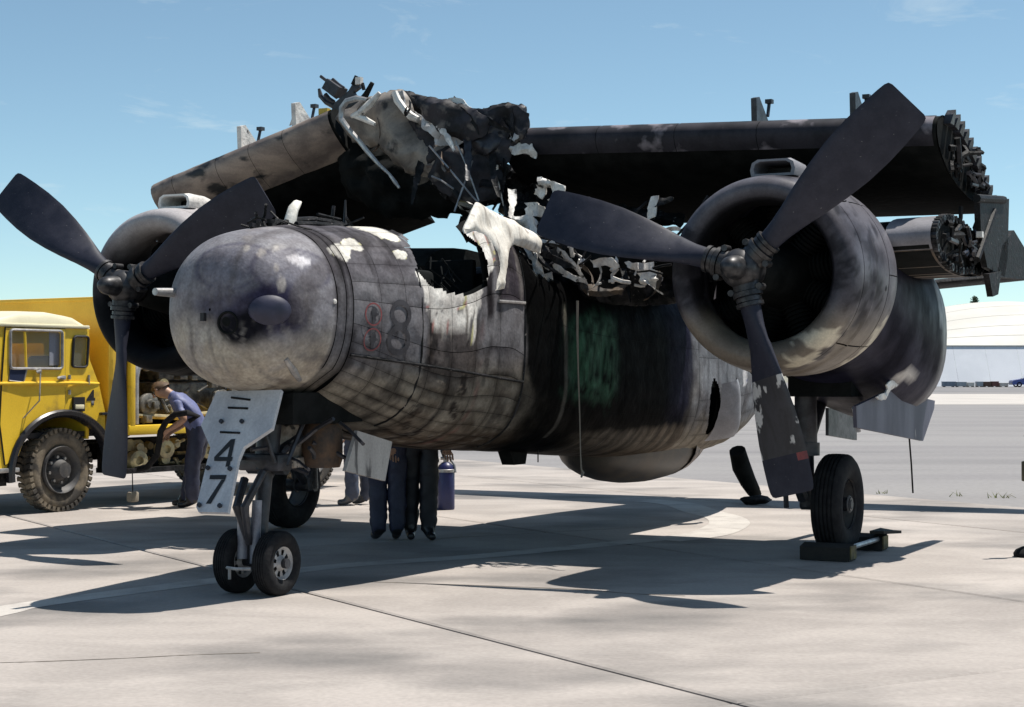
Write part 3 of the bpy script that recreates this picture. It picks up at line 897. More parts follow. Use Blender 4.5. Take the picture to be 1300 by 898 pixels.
# root rib of the port panel with rows of teeth
rw = loft_wing([((.60, 3.83, 3.53), (-1.42, 3.83, 2.99), .21), ((.60, 3.90, 3.53), (-1.42, 3.90, 2.99), .21)], 44)
sec = list(reversed(rw[0][0])) + rw[0][1][1:-1]
cen = Vector((-.3, 3.84, 3.30)); k = len(sec)
mb = MB(); inn = [cen + (p - cen) * .82 + Vector((0, -.05, 0)) for p in sec]
mb.grid([sec, inn], wrap=True); mb.f.append(tuple(len(mb.v) - k + i for i in range(k))); mb.m.append(0)
mb.build('end_rib', M['char'], port)
up = rw[0][0]
tot = [up[0]]
L_ = [0]
for i in range(1, len(up)): L_.append(L_[-1] + (up[i] - up[i - 1]).length)
def along(s):
    for i in range(1, len(up)):
        if L_[i] >= s: return up[i - 1].lerp(up[i], (s - L_[i - 1]) / (L_[i] - L_[i - 1]))
    return up[-1]
nn_ = Vector((.22, .25, .95)).normalized()
for i in range(11):
    p = along(.26 + i * .165); q = along(.26 + i * .165 + .12); d = (q - p)
    mb = MB(); mb.prism([p - nn_ * .07, q - nn_ * .07, q + nn_ * .02, p + d * .72 + nn_ * .055, p + d * .3 + nn_ * .01], (0, .07, 0)); mb.build('torn_lug', M['strut'], port, smooth=False)
strew(26, ((-.9, .3), (3.84, 3.90), (3.12, 3.42)), 21, (.012, .03), (.1, .3), .08).build('pipe_tangle', M['char'], port)['kind'] = 'stuff'
strew(10, ((-1.0, -.3), (3.86, 3.92), (3.0, 3.25)), 23, (.012, .028), (.1, .3), .08).build('pipe_tangle', M['strut'], port)['kind'] = 'stuff'
def pylon(base, parent, m):
    x, y, z = base
    mb = MB(); mb.prism([(x + .14, y - .02, z - .15), (x + .17, y - .02, z + .31), (x + .09, y - .02, z + .33), (x - .60, y - .02, z - .20)], (0, .05, 0))
    o = mb.build('rocket_pylon', m, parent, smooth=False)
    mb = MB()
    for a, b in ((-.12, .24), (-.36, .06)):
        mb.tube([(x + a, y + .03, z + b - .05), (x + a - .04, y + .03, z + b + .07)], .016, 6); mb.box((x + a - .045, y + .03, z + b + .085), (.06, .06, .035))
    mb.build('pylon_bolt', M['strut'], o)
# starboard panel: clean inner half, burnt far end
def SLE(y): return Vector((.60, y, 3.40 + .283 * (y + 4.1)))
def STE(y): return Vector((-1.40, y, 2.52 + .285 * (y + 4.1)))
SW = [(SLE(y), STE(y), .20) for y in [-4.1 + .27 * i for i in range(9)]]
star = wing_mesh('folded_wing', SW, M['soot'], plane, n=40)
star['label'] = 'starboard outer wing folded over with tan scorched leading edge and torn end'
ys = [-4.095 + .133 * i for i in range(17)]
rows = loft_wing([(SLE(y) + Vector((.012, 0, .002)), STE(y), .205) for y in ys], 48)
for a, b in ((0, 2), (2, 6), (6, 9), (9, 12), (12, 16)):
    seg = [list(reversed(u[:6])) + d[1:8] for u, d in rows[a:b + 1]]
    seg[0] = [p + Vector((0, .005, 0)) for p in seg[0]]
    seg = [[p + Vector((.010 * fbm(p.y * 3, p.z * 4, 2), 0, .010 * fbm(p.y * 4, p.z * 3, 7))) for p in r] for r in seg]
    mb = MB(); mb.grid(seg); mb.build('leading_edge_panel', M['tan'], star)
mb = MB(); mb.lathe([(0, 0.001), (.03, .10), (.02, .16), (-.02, .19)], 16, ax='Y'); 
pylon(SLE(-3.15) + Vector((-.35, 0, .02)), star, M['ash']); pylon(SLE(-2.5) + Vector((-.35, 0, .02)), star, M['ash'])
pylon((.25, 2.22, 3.58), port, M['strut']); pylon((.25, 3.08, 3.56), port, M['strut'])
crumple('rib_stub', [(0.2, -2.685, 4.001), (0.2, -2.648, 4.108), (0.2, -2.535, 4.116), (0.2, -2.572, 4.01)], M['ash'], star, .02, .02, 3)
# burnt end of the starboard wing
crumple('torn_skin', [(0.55, -1.919, 3.982), (0.55, -1.848, 4.053), (0.55, -1.531, 4.15), (0.55, -1.27, 4.205), (0.55, -1.125, 4.15), (0.55, -0.98, 3.846), (0.55, -0.661, 3.694), (0.55, -0.495, 3.554), (0.55, -0.561, 3.428), (0.55, -0.861, 3.342), (0.55, -1.098, 3.398), (0.55, -1.296, 3.534), (0.55, -1.443, 3.683), (0.55, -1.688, 3.713)], mat('scorched_skin', (.27, .235, .20), (.10, .088, .08), scale=3.2, rough=.6, bump=.3, c3=(.02, .02, .022), s3=5, t3=(.60, .68), dist=.8), star, .16, .07, 5)
crumple('burnt_structure', [(0.35, -1.418, 4.23), (0.35, -1.218, 4.215), (0.35, -1.003, 4.14), (0.35, -0.858, 4.085), (0.35, -0.723, 4.141), (0.35, -0.539, 3.989), (0.35, -0.307, 3.98), (0.35, -0.16, 4.028), (0.35, 0.018, 3.965), (0.35, 0.05, 3.876), (0.35, -0.046, 3.623), (0.35, -0.144, 3.585), (0.35, -0.193, 3.421), (0.35, -0.209, 3.154), (0.35, -0.456, 3.093), (0.35, -0.748, 3.15), (0.35, -1.002, 3.309), (0.35, -0.79, 3.564), (0.35, -1.045, 3.875), (0.35, -1.261, 4.114)], M['char'], star, .22, .12, 9, fr=2.6)
crumple('burnt_structure', [(0.15, -2.143, 4.05), (0.15, -1.69, 3.943), (0.15, -1.336, 3.693), (0.15, -0.989, 3.56), (0.15, -0.314, 3.368), (0.15, -0.297, 3.132), (0.15, -0.547, 3.084), (0.15, -0.988, 3.028), (0.15, -1.512, 3.019), (0.15, -2.051, 3.272)], M['soot'], star, .28, .16, 11)
for i, (pl, mm, X) in enumerate((
    ([(0.62, -1.228, 4.184), (0.62, -1.126, 4.169), (0.62, -1.057, 4.025), (0.62, -0.888, 3.889), (0.62, -0.788, 3.825), (0.62, -0.838, 3.784), (0.62, -1.015, 3.869), (0.62, -1.16, 4.01)], 'bare', 0),
    ([(0.66, -0.907, 3.973), (0.66, -0.732, 3.874), (0.66, -0.533, 3.803), (0.66, -0.55, 3.761), (0.66, -0.698, 3.77), (0.66, -0.798, 3.82)], 'ash', 0),
    ([(0.7, -0.867, 3.95), (0.7, -0.676, 3.879), (0.7, -0.626, 3.775), (0.7, -0.709, 3.694), (0.7, -0.842, 3.789)], 'door_grey', 0),
    ([(0.6, -0.766, 3.738), (0.6, -0.567, 3.776), (0.6, -0.484, 3.663), (0.6, -0.608, 3.584), (0.6, -0.733, 3.635)], 'door_grey', 0),
    ([(0.6, -0.633, 4.078), (0.6, -0.501, 4.039), (0.6, -0.353, 3.928), (0.6, -0.419, 3.904), (0.6, -0.567, 3.986)], 'ash', 0),
    ([(0.62, -0.391, 3.756), (0.62, -0.068, 3.849), (0.62, 0.012, 3.701), (0.62, -0.148, 3.526), (0.62, -0.391, 3.526)], 'strut', 0),
    ([(0.66, -0.063, 3.758), (0.66, 0.033, 3.709), (0.66, 0.112, 3.676), (0.66, 0.049, 3.623), (0.66, -0.031, 3.657)], 'door_grey', 0),
    ([(0.6, -0.111, 3.583), (0.6, 0.042, 3.631), (0.6, 0.176, 3.609), (0.6, 0.271, 3.546), (0.6, 0.24, 3.464), (0.6, 0.145, 3.511), (0.6, 0.05, 3.503), (0.6, -0.03, 3.55)], 'ash', 0),
    ([(0.6, -0.199, 3.467), (0.6, -0.111, 3.441), (0.6, -0.127, 3.313), (0.6, -0.207, 3.346)], 'ash', 0),
    ([(0.58, -0.202, 3.534), (0.58, -0.009, 3.409), (0.58, -0.089, 3.313), (0.58, -0.186, 3.39)], 'char', 0),
    ([(0.62, -0.555, 3.521), (0.62, -0.229, 3.395), (0.62, -0.1, 3.246), (0.62, -0.31, 3.221), (0.62, -0.514, 3.338)], 'char', 0),
    ([(0.62, -0.846, 3.501), (0.62, -0.473, 3.43), (0.62, -0.391, 3.26), (0.62, -0.679, 3.202), (0.62, -0.846, 3.334)], 'scorch', 0),
    ([(0.66, -0.698, 3.886), (0.66, -0.37, 3.892), (0.66, -0.272, 3.786), (0.66, -0.451, 3.711), (0.66, -0.649, 3.753)], 'char', 0))):
    crumple('torn_skin', pl, M.get(mm, M['tan']), star, .015, .07, 20 + i, cell=.028, fr=4)
crumple('spar_end', [(0.45, -0.206, 3.938), (0.45, -0.108, 3.996), (0.45, -0.027, 3.976), (0.45, 0.021, 4.001), (0.45, 0.093, 3.953), (0.45, 0.069, 3.883), (0.45, 0.125, 3.658), (0.45, 0.037, 3.628), (0.45, -0.06, 3.59), (0.45, -0.157, 3.618)], M['strut'], star, .12, .05, 83, cell=.024)
crumple('spar_end', [(0.62, -0.004, 3.915), (0.62, 0.028, 3.927), (0.62, 0.06, 3.656), (0.62, 0.02, 3.616)], M['char'], star, .02, .03, 84, cell=.02)
mb = MB(); mb.tube([(0.78, -1.421, 4.088), (0.78, -1.534, 4.11), (0.78, -1.647, 4.089), (0.78, -1.699, 4.034), (0.78, -1.708, 3.931), (0.78, -1.611, 3.814), (0.78, -1.516, 3.72), (0.78, -1.421, 3.611), (0.78, -1.292, 3.479), (0.78, -1.181, 3.386), (0.78, -1.113, 3.303), (0.78, -1.071, 3.25)], [.02, .03, .03, .03, .028, .026, .024, .024, .018, .014, .02, .012], 7); mb.build('dangling_strip', M['bare'], star)
mb = MB(); mb.tube([(0.8, -1.272, 4.14), (0.8, -1.374, 4.045), (0.8, -1.495, 3.958), (0.8, -1.581, 3.942)], [.02, .04, .035, .02], 7); mb.tube([(0.8, -1.564, 3.948), (0.8, -1.443, 3.91), (0.8, -1.323, 3.851)], [.02, .03, .02], 7); mb.build('bent_strip', M['ash'], star)
mb = MB(); mb.tube([(0.72, -1.159, 4.15), (0.72, -1.125, 4.067), (0.72, -1.049, 3.974), (0.72, -0.981, 3.912), (0.72, -0.906, 3.878)], [.03, .04, .035, .04, .03], 8); mb.build('bent_strip', M['ash'], star)
for pl in ([(0.8, -0.742, 3.619), (0.8, -0.496, 3.355), (0.8, -0.293, 3.132), (0.8, -0.197, 3.043)], [(0.8, -0.471, 3.653), (0.8, -0.358, 3.419), (0.8, -0.277, 3.216), (0.8, -0.229, 3.094)], [(0.8, -0.717, 3.338), (0.8, -0.618, 3.297), (0.8, -0.488, 3.212)]):
    mb = MB(); mb.tube(pl, .009, 5); mb.build('loose_wire', M['bare'], star)
mb = MB(); mb.box(Vector([(0.5, -2.077, 4.06)][0]), (.06, .10, .06)); mb.build('clip', mat('yellow_clip', (.5, .36, .06), rough=.6), star)
# fittings sticking up where the skin has burnt off
mb = MB()
mb.box(Vector([(0.3, -2.091, 4.31)][0]), (.16, .17, .11), rot=Matrix.Rotation(-.6, 3, 'X')); mb.tube([(0.3, -2.256, 4.446), (0.3, -2.137, 4.36)], .016, 6); mb.tube([(0.3, -2.21, 4.342), (0.3, -2.137, 4.275), (0.3, -2.064, 4.224)], .02, 6); mb.tube([(0.3, -2.119, 4.404), (0.3, -2.046, 4.345), (0.3, -1.992, 4.31)], .02, 6)
mb.build('jack_fitting', M['strut'], star)
mb = MB(); mb.tube([(0.3, -2.274, 4.324), (0.3, -2.256, 4.253), (0.3, -2.191, 4.187), (0.3, -2.082, 4.133)], [.014, .025, .025, .03], 7); mb.tube([(0.3, -2.201, 4.265), (0.3, -2.155, 4.215), (0.3, -2.1, 4.18)], .022, 7); mb.build('bent_strip', M['strut'], star)
mb = MB(); mb.prism([(0.3, -2.1, 4.088), (0.3, -2.064, 4.163), (0.3, -1.901, 4.273), (0.3, -1.848, 4.345), (0.3, -1.794, 4.387), (0.3, -1.776, 4.294), (0.3, -1.847, 4.254), (0.3, -1.812, 4.19), (0.3, -1.794, 4.143), (0.3, -1.955, 4.094)], (.05, 0, 0)); mb.build('hinge_bracket', M['strut'], star, smooth=False)
mb = MB(); mb.tube([(0.3, -1.811, 4.145), (0.3, -1.731, 4.23), (0.3, -1.66, 4.338)], [.035, .03, .022], 7); mb.tube([(0.35, -1.852, 4.323), (0.35, -1.816, 4.396), (0.35, -1.762, 4.362)], .022, 6); mb.tube([(0.35, -1.744, 4.33), (0.35, -1.727, 4.268)], .02, 6); mb.build('hinge_bracket', M['char'], star)
mb = MB(); mb.box(Vector([(0.36, -1.774, 4.353)][0]), (.05, .06, .07)); mb.build('clip', M['ash'], star)

# the pale spire of skin left standing beside the cockpit hole
sp_ = crumple('torn_skin', [(2.41, 0.6, 2.902), (2.345, 0.6, 2.876), (2.145, 0.6, 2.829), (1.898, 0.6, 2.766), (1.672, 0.6, 2.698), (1.499, 0.6, 2.617), (1.586, 0.6, 2.493), (1.786, 0.6, 2.534), (1.981, 0.6, 2.56), (2.118, 0.6, 2.45), (2.212, 0.6, 2.293), (2.279, 0.6, 2.164), (2.436, 0.6, 2.145), (2.358, 0.6, 2.323), (2.345, 0.6, 2.449), (2.397, 0.6, 2.559), (2.54, 0.6, 2.611), (2.705, 0.6, 2.618), (2.616, 0.6, 2.717), (2.501, 0.6, 2.825)], mat('streaked_foam', (.80, .76, .68), (.60, .55, .47), scale=7, lo=.4, hi=.7, rough=.75, bump=.4, c3=(.30, .26, .23), s3=9, t3=(.57, .68), stretch=(1.6, 1.6, .35)), fuselage, .040, .045, 91, cell=.022, normal=Vector((.1, 1, .25)), fr=1.6, rag=.35)
# wreckage between the cockpit and the port engine
for i, (pl, mm, bl, am) in enumerate((
    ([(1.0, 0.17, 3.217), (1.0, 0.347, 3.221), (1.0, 0.516, 3.254), (1.0, 0.622, 3.194), (1.0, 0.712, 3.162), (1.0, 0.705, 3.095), (1.0, 0.607, 3.12), (1.0, 0.637, 3.071), (1.0, 0.772, 2.983), (1.0, 0.682, 2.973), (1.0, 0.531, 3.076), (1.0, 0.516, 3.035), (1.0, 0.455, 3.079), (1.0, 0.409, 3.109), (1.0, 0.317, 3.127), (1.0, 0.239, 3.158)], 'ash', .01, .06),
    ([(0.9, 0.297, 3.04), (0.9, 0.482, 3.018), (0.9, 0.451, 2.909), (0.9, 0.359, 2.913)], 'ash', .01, .06),
    ([(1.1, 0.183, 2.904), (1.1, 0.306, 2.913), (1.1, 0.429, 2.935), (1.1, 0.52, 2.85), (1.1, 0.497, 2.742), (1.1, 0.685, 2.708), (1.1, 0.864, 2.648), (1.1, 0.805, 2.616), (1.1, 0.565, 2.672), (1.1, 0.398, 2.759), (1.1, 0.298, 2.838)], 'ash', .02, .08),
    ([(1.3, 0.401, 2.698), (1.3, 0.499, 2.674), (1.3, 0.619, 2.563), (1.3, 0.664, 2.408), (1.3, 0.679, 2.307), (1.3, 0.649, 2.321), (1.3, 0.589, 2.41), (1.3, 0.559, 2.511), (1.3, 0.469, 2.621)], 'ash', .01, .05),
    ([(1.25, 0.534, 2.448), (1.25, 0.609, 2.405), (1.25, 0.639, 2.297), (1.25, 0.564, 2.312)], 'ash', .01, .05),
    ([(1.2, 0.614, 2.394), (1.2, 0.689, 2.412), (1.2, 0.704, 2.311), (1.2, 0.629, 2.313)], 'ash', .01, .05),
    ([(1.2, 0.689, 2.526), (1.2, 0.808, 2.429), (1.2, 0.911, 2.373), (1.2, 1.043, 2.337), (1.2, 1.021, 2.297), (1.2, 0.897, 2.327), (1.2, 0.749, 2.411)], 'ash', .01, .04),
    ([(1.05, 1.004, 2.512), (1.05, 1.107, 2.536), (1.05, 1.172, 2.521), (1.05, 1.252, 2.472), (1.05, 1.194, 2.413), (1.05, 1.121, 2.462), (1.05, 1.026, 2.431)], 'ash', .01, .08),
    ([(1.05, 1.267, 2.531), (1.05, 1.354, 2.489), (1.05, 1.44, 2.46), (1.05, 1.71, 2.465), (1.05, 1.653, 2.427), (1.05, 1.597, 2.389), (1.05, 1.675, 2.335), (1.05, 1.582, 2.205), (1.05, 1.54, 2.298), (1.05, 1.468, 2.26), (1.05, 1.483, 2.353), (1.05, 1.397, 2.408)], 'ash', .01, .08),
    ([(1.05, 0.878, 2.543), (1.05, 1.004, 2.512), (1.05, 0.989, 2.459), (1.05, 0.9, 2.475)], 'door_grey', .01, .08),
    ([(0.9, 1.113, 3.003), (0.9, 1.186, 2.96), (0.9, 1.289, 2.928), (0.9, 1.419, 2.869), (0.9, 1.477, 2.827), (0.9, 1.613, 2.782), (0.9, 1.756, 2.756), (0.9, 1.749, 2.73), (0.9, 1.563, 2.744), (0.9, 1.398, 2.817), (0.9, 1.252, 2.896)], 'ash', .01, .05),
    ([(0.95, 1.506, 3.035), (0.95, 1.57, 3.038), (0.95, 1.548, 2.86), (0.95, 1.469, 2.837), (0.95, 1.484, 2.943)], 'ash', .012, .03),
    ([(0.9, 1.549, 3.024), (0.9, 1.692, 3.03), (0.9, 1.721, 2.989), (0.9, 1.621, 2.954), (0.9, 1.549, 2.944)], 'char', .02, .05),
    ([(0.6, -0.078, 2.891), (0.6, 0.121, 2.918), (0.6, 0.396, 2.907), (0.6, 0.744, 2.921), (0.6, 1.158, 2.842), (0.6, 1.417, 2.785), (0.6, 1.614, 2.689), (0.6, 1.671, 2.147), (0.6, 1.008, 2.139), (0.6, 0.551, 2.245), (0.6, 0.357, 2.375), (0.6, 0.121, 2.65)], 'char', .14, .16),
    ([(0.0, -0.425, 3.507), (0.0, 0.103, 3.391), (-0.0, 0.281, 3.141), (0.0, 0.898, 3.063), (0.0, 1.404, 2.97), (0.0, 1.404, 2.857), (0.0, 1.145, 2.881), (0.0, 0.898, 2.819), (0.0, 0.425, 2.808), (-0.0, 0.021, 2.823), (0.0, -0.308, 2.909)], 'char', .08, .12),
    ([(0.7, 0.406, 2.704), (0.7, 0.676, 2.695), (0.7, 0.721, 2.576), (0.7, 0.63, 2.44), (0.7, 0.445, 2.549)], 'brown', .03, .10),
    ([(0.3, -0.301, 3.308), (0.3, -0.072, 3.239), (0.3, 0.057, 3.074), (0.3, -0.007, 2.947), (0.3, -0.186, 2.925), (0.3, -0.301, 3.046)], 'char', .10, .14),
    ([(1.2, 0.956, 2.319), (1.2, 1.203, 2.26), (1.2, 1.418, 2.294), (1.2, 1.347, 2.191), (1.2, 1.058, 2.184)], 'brown', .05, .10),
    ([(1.5, 0.392, 2.891), (1.5, 0.63, 2.696), (1.5, 0.836, 2.544), (1.5, 1.089, 2.406), (1.5, 0.981, 2.409), (1.5, 0.763, 2.52), (1.5, 0.541, 2.666), (1.5, 0.392, 2.757)], 'char', .05, .08))):
    crumple('torn_skin', pl, M.get(mm) or M.setdefault('brown', mat('rust_brown', (.10, .07, .045), (.035, .03, .027), scale=8, rough=.75, bump=.4)), inner, bl, am, 50 + i, cell=.026, fr=4)
strew(60, ((.2, 1.5), (.1, 1.9), (2.35, 2.75)), 33, (.006, .016), (.1, .45)).build('wire_tangle', M['char'], inner)['kind'] = 'stuff'
strew(24, ((.7, 1.3), (.6, 2.0), (2.3, 2.6)), 35, (.008, .02), (.06, .22)).build('wire_tangle', M['ash'], inner)['kind'] = 'stuff'

M['burnt_sheet'] = mat('burnt_sheet', (.040, .038, .046), (.016, .016, .018), scale=5, rough=.6, bump=.4, c3=(.14, .125, .115), s3=6, t3=(.60, .70), spec=.2)
for i, pl in enumerate(([(0.7, -0.976, 4.103), (0.7, -0.775, 4.074), (0.7, -0.552, 4.029), (0.7, -0.315, 3.926), (0.7, -0.122, 3.828), (0.7, -0.202, 3.691), (0.7, -0.38, 3.631), (0.7, -0.626, 3.718), (0.7, -0.809, 3.888)], [(0.62, -0.408, 3.958), (0.62, -0.148, 3.94), (0.62, 0.012, 3.971), (0.62, 0.155, 3.89), (0.62, 0.171, 3.677), (0.62, 0.028, 3.559), (0.62, -0.068, 3.394), (0.62, -0.245, 3.475), (0.62, -0.343, 3.681)], [(0.6, -0.766, 3.637), (0.6, -0.484, 3.62), (0.6, -0.175, 3.516), (0.6, -0.062, 3.31), (0.6, -0.11, 3.127), (0.6, -0.402, 3.098), (0.6, -0.682, 3.197), (0.6, -0.833, 3.35)], [(0.66, -1.034, 3.908), (0.66, -0.798, 3.791), (0.66, -0.682, 3.596), (0.66, -0.798, 3.443), (0.66, -0.966, 3.569)])):
    crumple('burnt_sheet', pl, M['burnt_sheet'], star, .04, .10, 140 + i, cell=.03, fr=1.7)
# long curled ribbons of skin, bent stringers and ribs hanging out of the burnt ends
def curl_ribbon(p, d, ln, wd, m, parent, seed, name='torn_strip'):
    random.seed(seed)
    d = Vector(d).normalized(); sd_ = d.cross(Vector((random.uniform(-1, 1), random.uniform(-1, 1), random.uniform(-.3, .3)))).normalized()
    p = Vector(p); rows = []; n = 16
    ax_ = Vector((random.uniform(-1, 1), random.uniform(-1, 1), random.uniform(-.4, .4))).normalized()
    tw = random.uniform(-2.2, 2.2) / n; bd = random.uniform(-2.4, 2.4) / n
    for i in range(n + 1):
        w_ = wd * (1 - .6 * (i / n) ** 2) * (.75 + .5 * fbm(i * .5, seed, 2, 3))
        rows.append([p - sd_ * w_ / 2, p + sd_.cross(d) * w_ * .18, p + sd_ * w_ / 2])
        d = (Matrix.Rotation(bd, 3, ax_) @ d + Vector((0, 0, -.035))).normalized(); sd_ = (Matrix.Rotation(tw, 3, d) @ sd_).normalized()
        p = p + d * ln / n
    k = len(rows); mb = MB(); mb.grid(rows); mb.grid([[q + Vector((-.004, .002, -.004)) for q in r] for r in rows])
    return mb.build(name, m, parent)
k = 0
for px, dv, ln, wd, mm in (
    ([(0.72, -0.998, 4.044)], (.5, .3, -.8), .55, .10, 'char'), ([(0.74, -0.752, 3.879)], (.4, .8, -.5), .5, .09, 'ash'), ([(0.74, -0.53, 3.972)], (.2, .9, -.3), .45, .08, 'char'),
    ([(0.7, -0.413, 3.754)], (.5, .4, -.9), .6, .10, 'strut'), ([(0.72, -0.24, 3.847)], (.3, .9, -.4), .4, .08, 'char'), ([(0.7, -0.146, 3.524)], (.4, .2, -1), .55, .09, 'char'),
    ([(0.7, -0.348, 3.465)], (.4, -.2, -1), .5, .07, 'bare'), ([(0.7, -0.676, 3.555)], (.4, .2, -1), .55, .11, 'scorch'), ([(0.7, -0.884, 3.494)], (.4, -.1, -1), .42, .09, 'char'),
    ([(0.68, -0.037, 3.485)], (.3, .3, -1), .5, .08, 'char'), ([(0.66, -0.127, 3.314)], (.3, .5, -1), .4, .07, 'ash'), ([(0.7, -0.552, 3.225)], (.3, .6, -.6), .4, .06, 'char'),
   
    ([(0.7, -1.351, 3.925)], (.3, .5, -.8), .4, .06, 'scorch'), ([(0.7, -1.567, 4.013)], (.3, .6, .5), .3, .05, 'bare'),
    ([(1.0, 0.208, 3.16)], (.4, .3, -.9), .45, .10, 'ash'), ([(1.1, 0.398, 2.991)], (.4, .5, -.8), .5, .10, 'ash'), ([(1.1, 0.565, 2.828)], (.4, .6, -.7), .45, .09, 'char'),
    ([(1.15, 0.725, 2.596)], (.3, .9, -.4), .5, .09, 'ash'), ([(1.15, 0.925, 2.475)], (.3, .9, -.4), .45, .08, 'brown'), ([(1.1, 1.085, 2.467)], (.4, .6, -.6), .35, .07, 'ash'),
    ([(1.1, 1.303, 2.434)], (.4, .5, -.8), .35, .07, 'char'), ([(1.1, 1.461, 2.397)], (.3, .5, -.8), .32, .06, 'ash'), ([(1.1, 1.625, 2.392)], (.3, .5, -.8), .3, .06, 'brown'),
    ([(1.0, 0.742, 2.862)], (.3, .9, -.2), .5, .08, 'char'), ([(1.0, 1.04, 2.817)], (.3, .9, .1), .4, .07, 'ash'), ([(1.0, 1.332, 2.772)], (.3, .9, .1), .35, .06, 'char'), ([(1.2, 0.388, 2.793)], (.4, .6, -.8), .5, .11, 'ash'),
    ([(1.3, 0.552, 2.645)], (.4, .4, -.9), .4, .08, 'char'), ([(1.0, 0.131, 3.011)], (.3, .5, -.9), .45, .08, 'char')):
    k += 1
    curl_ribbon(px[0], dv, ln, wd, M.get(mm) or M['tan'], star if k <= 14 else inner, 300 + k)
# ------------------------------------------------------------------ engines
M['cowl'] = mat('cowling_skin', (1, 1, 1), (.75, .74, .74), scale=6, rough=.45, attr=True, bump=.12, bscale=10, grain=.14, spec=.4)
def cowlcol(P, side):
    X, Y, Z = P; y = Y - 2.862 * side
    n1 = fbm(X * 2 + side, y * 2, Z * 2, 4); n2 = fbm(X * 7, y * 7, Z * 7 + side, 4); n3 = fbm(X * 18, y * 18, Z * 18, 3)
    c = lerp3((.125, .12, .138), (.075, .072, .086), sst(-.2, .4, n1))
    c = lerp3(c, (.022, .022, .026), .8 * sst(.05, .45, n1 * .8 + .6 * n2 + .3 * n3 - .15))
    rr_ = math.hypot(y, Z - 2.3)
    c = lerp3(c, (.012, .012, .014), sst(.60, .55, rr_) * (1 if X > 1.5 else 0))
    if side > 0:
        c = lerp3(c, (.20, .165, .125), sst(2.15, 1.8, Z + .1 * n1) * .9)
        c = lerp3(c, (.04, .038, .045), .85 * sst(.30, .06, abs(X - 1.72 - .25 * n1 + .2 * (Z - 2.2))) * sst(.15, .4, n2 + .35 * n1 + .12))
        for cc, rr in (((2.04, .46, 1.80), (.13, .20, .08)), ((2.0, .26, 1.66), (.12, .20, .06)), ((1.13, .60, 1.78), (.12, .20, .20)), ((1.10, .44, 1.63), (.12, .20, .12))):
            d = blob((X, y, Z), cc, rr) + .7 * n2 + .4 * n3
            c = lerp3(c, (.58, .52, .40), sst(1.05, .9, d))
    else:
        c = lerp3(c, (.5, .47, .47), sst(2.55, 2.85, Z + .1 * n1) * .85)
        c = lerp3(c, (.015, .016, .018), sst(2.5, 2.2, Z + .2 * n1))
    return c
